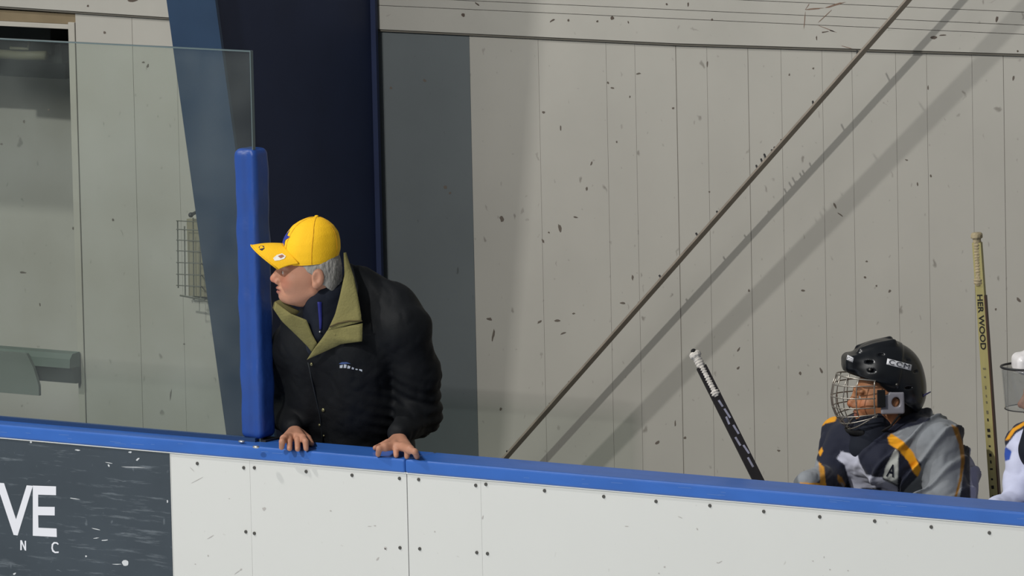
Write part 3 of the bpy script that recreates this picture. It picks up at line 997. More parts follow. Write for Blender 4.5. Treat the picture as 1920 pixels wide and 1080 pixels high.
def head_field(f, c, R, s=1.0, old=False):
    """face, skull, ears and jaw about c (between the ears); R columns = forward, left, up"""
    def L(x, y, z): return np.array(c) + R @ (np.array((x, y, z)) * s)
    def E(x, y, z, r, k=.012, op='u', rot=None):
        f.ell(L(x, y, z), np.array(r) * s, R if rot is None else R @ rot, k, op)
    def Cn(a, b, ra, rb, k=.01, op='u'):
        f.cone(L(*a), L(*b), ra * s, rb * s, k, op)
    E(.0, 0, .045, (.080, .074, .086))
    E(.030, 0, -.005, (.072, .066, .090), .02)
    E(.042, 0, -.040, (.048, .048, .036), .02)
    E(.074, 0, -.067, (.022, .026, .017), .022)           # chin
    Cn((-.002, .048, -.040), (.062, .024, -.068), .014, .014, .014)
    Cn((-.002, -.048, -.040), (.062, -.024, -.068), .014, .014, .014)
    for s_ in (1, -1):
        E(.062, .040 * s_, -.018, (.028, .022, .024), .016)  # cheek
        E(.098, .030 * s_, .012, (.017, .019, .012), .012, 's')
        E(.081, .031 * s_, .010, (.0135, .0135, .0125), .003)
        Cn((.096, .012 * s_, .030), (.086, .048 * s_, .030), .009, .007, .012)  # brow
        # ear
        E(-.014, .076 * s_, .004, (.019, .009, .030), .004, 'u')
        E(-.008, .085 * s_, .006, (.011, .006, .017), .004, 's')
        E(-.008, .077 * s_, -.018, (.010, .008, .010), .006)
    Cn((.094, 0, .022), (.115, 0, -.014), .009, .0125, .012)   # nose
    for s_ in (1, -1):
        E(.103, .011 * s_, -.022, (.011, .008, .009), .006)
    E(.096, 0, -.042, (.012, .024, .0065), .006)
    E(.094, 0, -.053, (.012, .021, .0070), .004)
    E(.104, 0, -.0475, (.012, .022, .0018), .003, 's')
    if old:
        for s_ in (1, -1):
            Cn((.100, .020 * s_, -.022), (.084, .034 * s_, -.052), .0035, .003, .006, 's')
    return L

def skin_col(c, R, s, base, lips, dark=None):
    b = np.array(lin(base)); lp = np.array(lin(lips))
    def fn(V, N):
        q = (V - np.array(c)) @ R / s
        out = np.tile(b, (len(V), 1))
        def blend(mask, col, a):
            mask = np.clip(mask, 0, 1)[:, None] * a
            out[:] = out * (1 - mask) + np.array(col) * mask
        near = (np.abs(q).max(1) < .14)
        d = np.sqrt(((q - (.100, 0, -.0525)) / (.02, .026, .011)) ** 2 @ np.ones(3)) if False else np.sqrt(((((q - np.array((.100, 0, -.0475))) / np.array((.02, .026, .011))) ** 2)).sum(1))
        blend((1.1 - d) * 4, lp, .8)
        for s_ in (1, -1):
            e = np.sqrt((((q - np.array((.093, .031 * s_, .010))) / np.array((.012, .012, .0065))) ** 2).sum(1))
            blend((1.0 - e) * 5, lin((210, 205, 200)), 1)
            e = np.sqrt((((q - np.array((.095, .031 * s_, .010))) / np.array((.008, .006, .006))) ** 2).sum(1))
            blend((1.0 - e) * 6, lin((40, 32, 28)), 1)
            e = np.sqrt((((q - np.array((.092, .031 * s_, .036))) / np.array((.016, .024, .006))) ** 2).sum(1))
            blend((1.0 - e) * 4 * near, dark if dark is not None else lin((120, 105, 95)), .7)
            e = np.sqrt((((q - np.array((.085, .045 * s_, -.018))) / np.array((.04, .03, .03))) ** 2).sum(1))
            blend((1.0 - e) * 2, np.array(b) * (1.08, .80, .78), .6)
        e = np.sqrt((((q - np.array((.118, 0, -.02))) / np.array((.02, .02, .02))) ** 2).sum(1))
        blend((1.0 - e) * 2, np.array(b) * (1.05, .74, .72), .7)
        return out
    return fn

def hand_field(f, wrist, mcps, pips, tips, thumb, r=.0100):
    wrist = np.array(wrist)
    for i, mc in enumerate(mcps):
        f.cone(wrist, mc, .019, .0125, .008)
    for i in range(len(mcps) - 1):
        f.cone(mcps[i], mcps[i + 1], .0135, .0135, .004)
    for mc, pi_, tp in zip(mcps, pips, tips):
        f.cone(mc, pi_, r * 1.06, r * .98, .003)
        f.cone(pi_, tp, r * .98, r * .82, .0015)
    if thumb:
        f.cone(thumb[0], thumb[1], .015, .011, .008)
        f.cone(thumb[1], thumb[2], .0105, .0085, .002)

def fold(X, Y, Z, seed, amp, fr):
    r_ = np.random.default_rng(seed)
    o = 0
    for i in range(6):
        a = r_.normal(size=3); a /= np.linalg.norm(a)
        ph = r_.uniform(0, 6.28)
        b = r_.normal(size=3)
        wv = fr * r_.uniform(.6, 1.6)
        o = o + np.sin((X * a[0] + Y * a[1] + Z * a[2]) * wv + ph + 1.2 * np.sin((X * b[0] + Y * b[1] + Z * b[2]) * wv * .35))
    o = o / 6
    return amp * (1 - 2.2 * np.abs(o))

def shoe(f, heel, toe, h=.0):
    heel = np.array(heel); toe = np.array(toe)
    f.cone(heel + (0, 0, .045), toe + (0, 0, .038), .040, .036, .02)
    f.cone(heel + (0, 0, .06), heel + (0, 0, .12), .042, .045, .03)

# ------------------------------------------------------------------ the man in the yellow cap
RR = np.array([math.cos(YAW), math.sin(YAW), 0]); DD = DH.copy()
man = thing('person', (-.45, .50, .15), 'man in a yellow cap and open black jacket leaning on the blue rail', 'person')
HY = .085
ear = P(596, 519, HY) - DD * .0 
hR = frame(-RR * .985 - DD * .05 + np.array((0, 0, .09)))
hc = P(586, 518, HY)
f = Field((-1.05, -.16, .80), (.10, .70, 2.0), .0032)
L = head_field(f, hc, hR, 1.0, old=True)
# neck and trunk
nk0 = hc + np.array((0, 0, -.03)) + RR * .035
sh = P(640, 605, .20)
f.cone(nk0, sh, .048, .058, .02)
f.cone(sh, P(655, 700, .30), .08, .09, .05)
f.cone(P(655, 700, .30), np.array((-.42, .47, .88)), .09, .10, .05)
shL = P(752, 612, .20); shR = P(556, 640, .19)
f.cone(sh, shL, .07, .05, .04); f.cone(sh, shR, .07, .05, .04)
elL = P(780, 772, .31); elR = P(532, 770, .30)
wrL = P(748, 820, .165); wrR = P(553, 808, .165)
f.cone(shL, elL, .050, .040, .03); f.cone(elL, wrL, .040, .026, .02)
f.cone(shR, elR, .050, .040, .03); f.cone(elR, wrR, .040, .026, .02)
RZ_ = ZT + .041
def onrail(px, py, r=.0078): return PZ(px, py, RZ_ + r)
def hand(f, wr, mp, pp_, tp, zm, zp, th):
    mc = [PZ(x, y, RZ_ + zm) for x, y in mp]
    pi_ = [PZ(x, y, RZ_ + zp) for x, y in pp_]
    ti = [onrail(x, y) for x, y in tp]
    hand_field(f, wr, mc, pi_, ti, th)
# his left hand (viewer's right): index apart, others together
hand(f, wrL, [(722, 838), (740, 836), (756, 838), (769, 843)], [(711, 841), (742, 839), (764, 843), (778, 847)], [(709, 852), (743, 854), (763, 856), (782, 857)], .032, .029,
     (P(728, 832, .14), P(714, 837, .15), PZ(704, 840, RZ_ + .010)))
hand(f, wrR, [(533, 823), (545, 819), (557, 819), (568, 822)], [(529, 828), (543, 824), (558, 825), (573, 828)], [(528, 839), (543, 841), (558, 842), (574, 841)], .031, .028,
     (P(566, 815, .14), P(578, 822, .15), PZ(584, 832, RZ_ + .010)))
me = f.mesh('body')
vcol(me, skin_col(hc, hR, 1.0, (178, 128, 104), (140, 84, 76)))
link('body', me, M_skin, man)
# hair: thin grey hair round the back and over the ear
f = Field(hc - .16, hc + .16, .003)
f.ell(hc + hR @ np.array((-.002, 0, .040)), (.082, .0775, .080), hR, 0)
f.ell(hc + hR @ np.array((-.020, 0, -.005)), (.070, .0735, .080), hR, .02)
f.plane(hc + hR @ np.array((.028, 0, 0)), hR @ np.array((1, 0, -.35)))
f.plane(hc + hR @ np.array((-.02, 0, -.008)), hR @ np.array((.75, 0, -1)))
f.disp(lambda X, Y, Z: fold(X, Y, Z, 5, .0016, 260))
link('hair', f.mesh('hair'), M_hairg, man)

# cap: crown lofted in head space, visor, seams, button, emblem
capo = bpy.data.objects.new('cap', None); C.objects.link(capo); capo.parent = man
capo.location = (0, 0, 0)
def Lh(x, y, z): return hc + hR @ np.array((x, y, z))
prof = [(z_, a_ - .005, b_ - .005, c_) for z_, a_, b_, c_ in [(.046, .088, -.064, .080), (.056, .096, -.069, .083), (.083, .104, -.074, .085), (.110, .101, -.071, .082), (.135, .090, -.064, .073), (.155, .075, -.049, .058), (.168, .056, -.033, .042), (.177, .034, -.017, .024), (.181, .012, -.003, .008)]]
zs = np.linspace(0, 1, 34)
pt = np.linspace(0, 1, len(prof))
G = []
for t_ in zs:
    z, fr_, bk, hwid = [np.interp(t_, pt, [p[i] for p in prof]) for i in range(4)]
    row = []
    for k in range(73):
        a = 2 * math.pi * k / 72
        ca, sa = math.cos(a), math.sin(a)
        cx, rx = (fr_ + bk) / 2, (fr_ - bk) / 2
        tilt = (-.012 * (ca + .2)) * (1 - t_)
        dent = 1 - .018 * math.exp(-((a - 2.2) / .25) ** 2) * math.sin(math.pi * t_) - .02 * math.exp(-((a - 1.3) / .18) ** 2) * math.sin(math.pi * t_)
        row.append(Lh(cx + rx * ca * dent, hwid * sa * dent, z + tilt))
    G.append(row)
mb = MB(); mb.grid(G); crown = mb.build('cap_crown', M_cap, capo, smooth=True)
capT = BVHTree.FromPolygons([tuple(v) for v in mb.v], mb.f)
mb = MB()
for a0 in [math.pi / 3 * i + .52 for i in range(6)]:
    pts = []
    for t_ in np.linspace(.02, .97, 16):
        z, fr_, bk, hwid = [np.interp(t_, pt, [p[i] for p in prof]) for i in range(4)]
        ca, sa = math.cos(a0), math.sin(a0)
        tilt = (-.012 * (ca + .2)) * (1 - t_)
        pts.append(Lh((fr_ + bk) / 2 + (fr_ - bk) / 2 * ca * 1.004, hwid * sa * 1.004, z + tilt))
    mb.tube(pts, .0010, 6)
mb.build('crown_seam', M_capseam, capo, smooth=True)
mb = MB(); mb.sphere(Lh(.0, 0, .182), .0065, n=8, sc=(1, 1, .6)); mb.build('top_button', M_cap, capo, smooth=True)
mb = MB()
G = []
for i in range(17):
    v = -1 + 2 * i / 16
    row = []
    for j in range(12):
        u = j / 11
        a = v * 1.18
        bx = .015 + .080 * math.cos(a); by = .080 * math.sin(a)
        L_ = .096 * (1 - .34 * abs(v) ** 3)
        x = bx + u * L_
        y = by * (1 + .03 * u)
        z = .094 - .012 * u - (.047 * v * v) * (1 + .22 * u) + .004 * math.sin(u * 3)
        row.append(Lh(x, y, z))
    G.append(row)
mb.grid(G, 0, .0035, hR[:, 2])
vis = mb.build('visor', M_cap, capo, smooth=True)
visT = BVHTree.FromPolygons([tuple(v) for v in mb.v], mb.f)
mb = MB(); mb.tube([np.array(r_[-1]) for r_ in G], .0022, 6); mb.build('visor_edge', M_cap, capo, smooth=True)
# blue emblem on the front, small dark print and silver sticker on the visor
def stick(T, polyp, m_, name, parent, off=.0012):
    pts = [hit(T, x, y, off) for x, y in polyp]
    pts = [p for p in pts if p is not None]
    if len(pts) < 3: return
    mb = MB(); mb.add(pts, [tuple(range(len(pts)))]); return mb.build(name, m_, parent)
emb = []
for k in range(10):
    a = math.pi * k / 5 + .3
    r_ = .030 if k % 2 == 0 else .014
    emb.append((r_ * math.cos(a), r_ * math.sin(a) * .9))
pts = []
for a_, b_ in emb:
    o = Vector(Lh(.02, .014 + a_, .112 + b_)); d = Vector(hR[:, 0])
    h_ = capT.ray_cast(o + d * .3, -d)
    if h_[0] is not None: pts.append(np.array(h_[0]) + np.array(d) * .002)
mb = MB(); cpt = sum(pts) / len(pts) + hR[:, 0] * .003
mb.add(pts + [cpt], [(i, (i + 1) % len(pts), len(pts)) for i in range(len(pts))]); mb.build('star_emblem', M_star, capo)
stick(visT, [(485, 463), (489, 460), (495, 461), (496, 466), (491, 470), (487, 468)], mat('dark_print', (60, 50, 60), .7), 'visor_print', capo)
stick(visT, [(512, 484), (519, 478), (529, 475), (536, 480), (533, 485), (524, 488), (515, 489)], M_sticker, 'silver_sticker', capo)
stick(visT, [(521, 480), (529, 477), (533, 480), (526, 484)], mat('sticker_print', (170, 110, 80), .4), 'sticker_print', capo, .002)

# jacket
f = Field((-1.05, -.10, .72), (.14, .72, 1.78), .0048)
tx = np.array((.078, 0, 0))
top = P(643, 645, .205); mid = P(652, 740, .29); low = P(655, 850, .36); hem = np.array((low[0], .50, .76))
for a, b, ra, rb in ((top, mid, .118, .124), (mid, low, .124, .130), (low, hem, .130, .135)):
    f.cone(a - tx, b - tx, ra, rb, .05); f.cone(a + tx, b + tx, ra, rb, .05)
f.cone(P(560, 640, .205), P(742, 612, .215), .072, .078, .05)
f.cone(shL, P(765, 618, .22), .07, .070, .04)
f.cone(P(762, 614, .22), P(783, 700, .28), .070, .070, .03); f.cone(P(783, 700, .28), P(786, 775, .31), .070, .071, .03)
f.cone(P(786, 775, .31), P(751, 813, .155), .068, .040, .025)
f.cone(shR, P(545, 655, .20), .060, .060, .04)
f.cone(P(545, 655, .20), elR, .062, .060, .03); f.cone(elR, P(551, 800, .155), .058, .036, .025)
# raised collar and upper back
f.cone(P(652, 496, .155), P(680, 545, .21), .010, .046, .03)
f.cone(P(676, 532, .21), P(738, 570, .235), .054, .064, .04)
f.cone(P(640, 610, .24), P(735, 590, .24), .09, .07, .05)
f.cone(P(532, 590, .09), P(560, 640, .17), .020, .05, .03)
f.cone(P(655, 560, .13), P(672, 640, .15), .018, .06, .03)
# opening at the throat
f.cone(P(592, 560, .02), P(588, 628, .04), .045, .020, .02, 's')
f.disp(lambda X, Y, Z: fold(X, Y, Z, 11, .0045, 34) + fold(X, Y, Z, 12, .0020, 80))
# folds round the sleeve elbow
def sleeve_fold(X, Y, Z):
    e = np.array(P(786, 775, .31))
    d = np.sqrt((X - e[0]) ** 2 + (Y - e[1]) ** 2 + (Z - e[2]) ** 2)
    return -.004 * np.exp(-(d / .13) ** 2) * np.sin((Z * .9 + X * .4) * 190)
f.disp(sleeve_fold)
me = f.mesh('jacket')
jT = bvh(me)
jacket = link('jacket', me, M_black, man)
# shirt inside the collar
f = Field((-.95, -.15, 1.2), (-.25, .45, 1.75), .004)
f.cone(P(596, 556, .085), P(604, 600, .12), .050, .055, .02)
f.cone(P(620, 548, .115), P(630, 590, .15), .050, .060, .02)
f.cone(P(604, 600, .12), P(598, 640, .15), .055, .055, .02)
f.cone(P(600, 626, .100), P(592, 655, .11), .030, .022, .02)
f.disp(lambda X, Y, Z: fold(X, Y, Z, 21, .002, 90))
me = f.mesh('shirt'); sT = bvh(me)
shirt = link('shirt', me, M_shirt, man)
mb = patch(sT, [(595, 566), (598, 600), (599, 618)], [(603, 566), (604, 600), (603, 618)], 10, 3, .003, .002, .06)
mb.build('royal_zip_tape', M_royal, shirt, smooth=True)
q = hit(sT, 600, 622, .004, .05); mb = MB(); mb.sphere(q, .0035, n=6); mb.build('zip_pull', M_bright, shirt, smooth=True)
# khaki lining turned out: three leaves
def yfix(px, py, Y):
    """world depth just in front of jacket"""
    h_ = hit(jT, px, py, .008)
    return min(Y, h_[1]) if h_ is not None else Y
def leaf(A, B, n=16, m_=7, bulge=.004, name='lapel', par=None, m=None, th=.004):
    A = [(x, y, yfix(x, y, Y)) for x, y, Y in A]; B = [(x, y, yfix(x, y, Y)) for x, y, Y in B]
    return patch(None, A, B, n, m_, 0, th, None, bulge).build(name, m or M_khaki, par or jacket, smooth=True)
leaf([(644, 474, .12), (646, 515, .085), (636, 560, .06), (628, 590, .055), (614, 620, .05)],
     [(649, 473, .13), (664, 520, .10), (672, 560, .085), (677, 590, .075), (678, 603, .07)], 22, 9, .006, 'collar_lining')
leaf([(614, 619, .05), (604, 634, .05), (590, 652, .06), (575, 675, .08)],
     [(680, 606, .07), (679, 640, .07), (640, 645, .07), (577, 674, .08)], 22, 9, .004, 'lapel_lining')
leaf([(513, 580, .01), (528, 602, .02), (555, 628, .05), (577, 650, .07), (586, 662, .08)],
     [(516, 566, .02), (545, 588, .02), (575, 600, .04), (586, 628, .06), (595, 644, .07)], 20, 7, .003, 'lapel_lining')
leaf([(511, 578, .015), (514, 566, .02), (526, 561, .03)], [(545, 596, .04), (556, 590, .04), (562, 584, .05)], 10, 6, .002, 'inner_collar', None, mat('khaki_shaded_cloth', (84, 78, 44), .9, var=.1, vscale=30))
# seam line and buttons
mb = MB()
pts = [P(x, y, yfix(x, y, Y) - .006) for x, y, Y in ((618, 613, .05), (634, 606, .055), (655, 602, .065), (679, 602, .07))]
mb.tube(pts, .0024, 6); mb.build('lining_seam', M_khakid, jacket, smooth=True)
for px_, py_, m_, r_ in ((584, 683, mat('brass_snap', (120, 116, 84), .35, metal=.6), .0052), (606, 769, mat('brass_snap', (1, 1, 1)), .0062), (599, 797, mat('brass_snap', (1, 1, 1)), .0042), (607, 817, mat('brass_snap', (1, 1, 1)), .0030)):
    q = hit(jT, px_, py_, .002)
    if q is not None:
        mb = MB(); mb.sphere(q, r_, n=7, sc=(1, .6, 1)); mb.build('snap_button', m_, jacket, smooth=True)
q = P(628, 627, yfix(628, 627, .06) - .006); mb = MB(); mb.sphere(q, .0045, n=7, sc=(1, .5, 1)); mb.build('snap_button', M_khaki, jacket, smooth=True)
# placket edge
mb = MB(); pts = [hit(jT, x, y, .001, .1) for x, y in ((578, 680), (584, 710), (592, 745), (600, 780), (604, 815), (606, 840))]
mb.tube(pts, .0022, 6); mb.build('placket_edge', mat('jacket_edge', (30, 34, 38), .5), jacket, smooth=True)
# chest embroidery: small blue crest over white lettering marks
emb = mat('pale_embroidery', (190, 196, 206), .7)
for i, (a, b, c_, d) in enumerate([((637, 690), (637, 685), (643, 684), (642, 690)), ((644, 690), (645, 683), (650, 684), (649, 690)), ((651, 691), (652, 685), (657, 687), (656, 691)), ((659, 692), (660, 688), (664, 690), (663, 693)), ((666, 693), (667, 691), (671, 692), (670, 694)), ((673, 694), (674, 692), (679, 693), (679, 697))]):
    stick(jT, [a, b, c_, d], emb, 'chest_lettering', jacket, .0015)
stick(jT, [(635, 682), (641, 679), (650, 679), (658, 682), (650, 682), (641, 683)], mat('blue_thread', (66, 88, 140), .7), 'chest_crest', jacket, .0015)

# trousers and shoes behind the boards
f = Field((-.80, .25, .15), (-.05, .85, 1.05), .008)
hipc = np.array((hem[0], .52, .92))
f.cone(hipc - (.07, 0, 0), hipc + (.07, 0, 0), .125, .125, .04)
fL = np.array((hem[0] + .13, .58, .15)); fR = np.array((hem[0] - .13, .52, .15))
for s_, ft in ((1, fL), (-1, fR)):
    kn = np.array((hem[0] + .10 * s_, .47, .58))
    f.cone(hipc + (.08 * s_, 0, 0), kn, .095, .070, .03); f.cone(kn, ft + (0, 0, .11), .070, .055, .03)
f.disp(lambda X, Y, Z: fold(X, Y, Z, 31, .004, 40))
link('trousers', f.mesh('trousers'), M_pants, man)
for ft in (fL, fR):
    f = Field(ft + np.array((-.08, -.28, -.0)), ft + np.array((.08, .10, .22)), .006)
    shoe(f, ft + np.array((0, .02, 0)), ft + np.array((0, -.17, 0)))
    f.plane(ft + np.array((0, 0, .003)), (0, 0, -1))
    link('shoe', f.mesh('shoe'), M_foam, man)

# ------------------------------------------------------------------ hockey players
def player(Q, hcpx, label, kit, shell, hs=.93, cage=True, tilt=0., vis_text=None, stand_dir=0):
    hc = Q(*hcpx)
    hR = frame(-RR * .985 - DD * .12 + np.array((0, 0, tilt)))
    def Lh(x, y, z): return hc + hR @ (np.array((x, y, z)))
    pel = Q(1690, 960, 1.16); pel[2] = .72
    root = thing('person', (pel[0], 1.0, .15), label, 'person', None)
    tm = Q(1672, 850, 1.02); tl = Q(1675, 945, 1.08)
    sL = Q(1756, 834, 1.0); sR = Q(1578, 820, 1.0)
    eL = Q(1782, 935, .98); eR = Q(1557, 893, .88)
    wL = Q(1690, 985, .74); wR = Q(1514, 912, .72)
    # body
    lo = np.minimum.reduce([wR, pel, sR]) - (.16, .20, .25); hi = np.maximum.reduce([eL, sL, hc, pel]) + (.14, .2, .18)
    f = Field(lo, hi, .004)
    head_field(f, hc, hR, hs)
    f.cone(hc + (0, 0, -.05) , Q(1680, 812, 1.0), .050, .058, .03)
    f.cone(Q(1680, 812, 1.0), tm, .07, .09, .04); f.cone(tm, tl, .09, .10, .04); f.cone(tl, pel, .10, .11, .04)
    for s_, e_, w_ in ((sL, eL, wL), (sR, eR, wR)):
        f.cone(tm + (0, 0, .03), s_, .06, .045, .03); f.cone(s_, e_, .045, .036, .02); f.cone(e_, w_, .036, .024, .02)
        d = (w_ - e_); d /= np.linalg.norm(d); d = d * .5 + np.array((0, 0, -.8)); d /= np.linalg.norm(d)
        sd = np.cross(d, (1, 0, 0)); sd /= np.linalg.norm(sd)
        mc = [w_ + d * .085 + sd * t for t in (-.03, -.01, .01, .03)]
        pi_ = [q + d * .035 + np.array((0, 0, -.012)) for q in mc]
        ti = [q + d * .004 + np.array((0, 0, -.034)) for q in pi_]
        hand_field(f, w_, mc, pi_, ti, (w_ + d * .02 + sd * .02, w_ + d * .05 + sd * .045, w_ + d * .075 + sd * .05 + np.array((0, 0, -.02))), .0085)
    me = f.mesh('body')
    vcol(me, skin_col(hc, hR, hs, (178, 124, 88), (140, 84, 74), lin((60, 42, 32))))
    link('body', me, M_skin, root)
    # helmet: front shell slid over back shell
    a = Field(hc - .19, hc + .21, .003); b = Field(hc - .19, hc + .21, .003)
    a.ell(Lh(.006, 0, .062), (.121, .094, .1165), hR, 0)
    a.box(Lh(.085, 0, .110), (.042, .060, .028), hR, .02, .02)
    a.cone(Lh(.075, .030, .150), Lh(-.02, .034, .172), .010, .010, .012); a.cone(Lh(.075, -.030, .150), Lh(-.02, -.034, .172), .010, .010, .012)
    a.plane(Lh(.034, 0, .056), hR @ np.array((.33, 0, -1)), .006)
    a.plane(Lh(-.012, 0, 0), hR @ np.array((-1, 0, -.25)), .004)
    b.ell(Lh(.002, 0, .060), (.119, .090, .1130), hR, 0)
    b.ell(Lh(-.050, 0, .010), (.070, .083, .075), hR, .03)
    b.plane(Lh(.02, 0, .040), hR @ np.array((.80, 0, -1)), .008)
    b.plane(Lh(.05, 0, 0), hR @ np.array((1, 0, 0)), .004)
    for s_ in (1, -1):
        for x_, z_ in ((.060, .120), (.025, .140), (.055, .095)):
            a.ell(Lh(x_, s_ * .079 * math.sqrt(max(.05, 1 - (x_ / .125) ** 2 - ((z_ - .062) / .125) ** 2)) + s_ * .012, z_), (.012, .012, .0035), hR, .003, 's')
        for x_, z_ in ((-.060, .120), (-.085, .085), (-.055, .040)):
            b.ell(Lh(x_, s_ * .094 * math.sqrt(max(.05, 1 - (x_ / .12) ** 2 - ((z_ - .062) / .115) ** 2)), z_), (.012, .010, .0035), hR, .003, 's')
    a.F = np.minimum(a.F, b.F)
    # hollow for the face side
    a.ell(Lh(.060, 0, -.015), (.085, .072, .085), hR, .01, 's')
    me = a.mesh('helmet_shell')
    hT = bvh(me)
    helmet = link('helmet', me, shell, root)
    for s_ in (1, -1):
        for x_, z_ in ((-.018, .052), (.060, .098), (-.045, .030)):
            y_ = .0945 * math.sqrt(max(.05, 1 - ((x_ - .005) / .12) ** 2 - ((z_ - .062) / .116) ** 2))
            q = Lh(x_, s_ * y_, z_); mb = MB(); mb.sphere(q, .0045, n=6); mb.build('helmet_screw', M_screw, helmet, smooth=True)
    # hair edge below the helmet at the nape
    g = Field(hc - .14, hc + .14, .004)
    g.ell(hc + hR @ np.array((-.028, 0, .0)), (.062, .070, .075), hR, 0); g.plane(hc + hR @ np.array((-.02, 0, 0)), hR @ np.array((1, 0, -.3)))
    link('hair', g.mesh('hair'), M_hairk, root)
    if cage:
        cg = bpy.data.objects.new('face_cage', None); C.objects.link(cg); cg.parent = helmet
        levels = [(.078, .148, .004, .062), (.048, .160, .002, .0), (.012, .166, .0, .0), (-.020, .163, .004, 0), (-.048, .152, .012, 0), (-.070, .138, .026, 0), (-.088, .118, .050, 0)]
        def cp(i, th):
            z, xf, lift, _ = levels[i]
            c_, s_ = math.cos(th), math.sin(th)
            return Lh(.028 + (xf - .028) * max(c_, 0) ** .75, .090 * s_, z + lift * (th / 1.48) ** 2 - (.016 * (th / 1.48) ** 2 if i == 0 else 0))
        mb = MB()
        for i in range(len(levels)):
            pts = [cp(i, t) for t in np.linspace(-1.5, 1.5, 25)]
            mb.tube(pts, .0023 if i in (0, 6) else .0019, 7)
        o = mb.build('cage_cross_wires', M_wire, None, smooth=True)
        mb2 = MB()
        for th in (-1.48, -1.1, -.72, -.40, -.13, .13, .40, .72, 1.1, 1.48):
            pts = [cp(i, th) for i in range(len(levels))]
            if abs(th) > .5 and abs(th) < 1.2: pts = pts[:5] if abs(th) > 1 else pts[:6]
            mb2.tube(pts, .0021 if abs(th) > 1.4 else .0018, 7)
        n0 = len(mb.v)
        mb.add(mb2.v, mb2.f)
        bpy.data.objects.remove(o); bpy.data.objects.remove(cg)
        mb.build('face_cage', M_wire, helmet, smooth=True)
        mb = MB()   # chin cup
        G = [[Lh(.028 + .100 * math.cos(th) ** .8 * k, .060 * math.sin(th), -.088 - .010 * j) for th in np.linspace(-1.1, 1.1, 13)] for j, k in enumerate((1.0, .95, .82))]
        mb.grid(G, 0, .004, hR[:, 0]); mb.build('chin_cup', M_foam, helmet, smooth=True)
        for s_ in (1, -1):
            mb = MB()
            mb.box((-.012, -.005, -.026), (.012, .005, .026))
            mb.v = [tuple(Lh(.030 + v[0], s_ * .094 + v[1], .012 + v[2])) for v in mb.v]
            mb.build('cage_clip', M_foam, helmet, bevel=.002)
    else:
        mb = MB()
        G = [[Lh(.030 + (.135 - .010 * j / 8) * math.cos(th) ** .8, .096 * math.sin(th), .100 - .125 * j / 8) for th in np.linspace(-1.35, 1.35, 31)] for j in range(9)]
        mb.grid(G, 0, .003, hR[:, 0]); mb.build('clear_visor', M_visor, helmet, smooth=True)
        mb = MB(); mb.tube([np.array(q) for q in G[0]], .0035, 8); mb.build('visor_rim', M_dark, helmet, smooth=True)
        mb = MB(); mb.tube([np.array(q) for q in G[-1]], .0016, 8); mb.build('visor_rim', M_dark, helmet, smooth=True)
    for s_ in (1, -1):
        g = Field(Lh(-.01, s_ * .082, 0) - .06, Lh(-.01, s_ * .082, 0) + .06, .0025)
        g.box(Lh(-.006, s_ * .083, -.004), (.036, .007, .034), hR, .006, .004)
        g.ell(Lh(-.016, s_ * .086, -.002), (.013, .02, .015), hR, .004, 's')
        g.ell(Lh(.020, s_ * .086, .030), (.016, .02, .010), hR, .004, 's')
        link('ear_guard', g.mesh('ear_guard'), M_ear, helmet)
        mb = MB(); mb.tube([Lh(-.035, s_ * .084, -.03), Lh(.0, s_ * .078, -.075), Lh(.05, s_ * .045, -.108), Lh(.075, 0, -.112)], .0035, 6); mb.build('chin_strap', M_foam, helmet, smooth=True)
    # jersey over shoulder pads
    f = Field(lo - .03, np.array((hi[0] + .03, hi[1] + .03, Q(1700, 745, 1.0)[2])), .004)
    ex = np.array((.065, 0, 0))
    for a_, b_, ra, rb in ((tm, tl, .125, .135), (tl, pel + (0, -.02, 0), .135, .150)):
        f.cone(a_ - ex, b_ - ex, ra, rb, .05); f.cone(a_ + ex, b_ + ex, ra, rb, .05)
    f.cone(sR + (0, 0, -.01), tm + (0, 0, .02), .062, .10, .04); f.cone(sL, tm + (0, 0, .02), .075, .10, .04)
    f.cone(sL + (0, 0, .0), eL, .078, .072, .03); f.cone(eL, wL, .072, .052, .03)
    f.cone(sR, eR, .064, .052, .03); f.cone(eR, wR, .052, .046, .02)
    f.cone(Q(1705, 812, 1.02), Q(1728, 806, 1.06), .060, .052, .03)
    f.cone(Q(1730, 830, 1.08), Q(1770, 900, 1.10), .080, .095, .05)
    f.cone(Q(1770, 900, 1.10), Q(1770, 960, 1.10), .095, .105, .05)
    f.cone(Q(1600, 835, .94), Q(1660, 870, .90), .06, .07, .05)
    nb = hc + np.array((0, 0, -.09)) + hR @ np.array((.045, 0, 0))
    f.cone(nb + (0, 0, .05), nb + hR @ np.array((.0, 0, -.065)), .060, .045, .02, 's')
    f.disp(lambda X, Y, Z: fold(X, Y, Z, kit['seed'], .0065, 36) + fold(X, Y, Z, kit['seed'] + 1, .0018, 90))
    # long hanging folds of the near sleeve
    def hang(X, Y, Z):
        u_ = (X - sL[0]) * .86 - (Z - sL[2]) * .50
        wgt = np.exp(-((X - sL[0] + .02) / .13) ** 2)
        return -.017 * wgt * np.maximum(0, np.sin(u_ * 88 + .6 + 1.4 * np.sin((Z + X) * 7))) ** 4
    f.disp(hang)
    me = f.mesh('jersey'); T = bvh(me)
    vcol(me, kit['fn'])
    jersey = link('jersey', me, M_kit, root)
    # dark undershirt, raised over the throat to stand in for shade there
    g = Field(nb - .13, nb + .13, .004)
    g.cone(nb + (0, 0, .045) - hR[:, 0] * .02, nb + (0, 0, -.06), .060, .072, .02)
    link('undershirt', g.mesh('undershirt'), M_shirt, root)
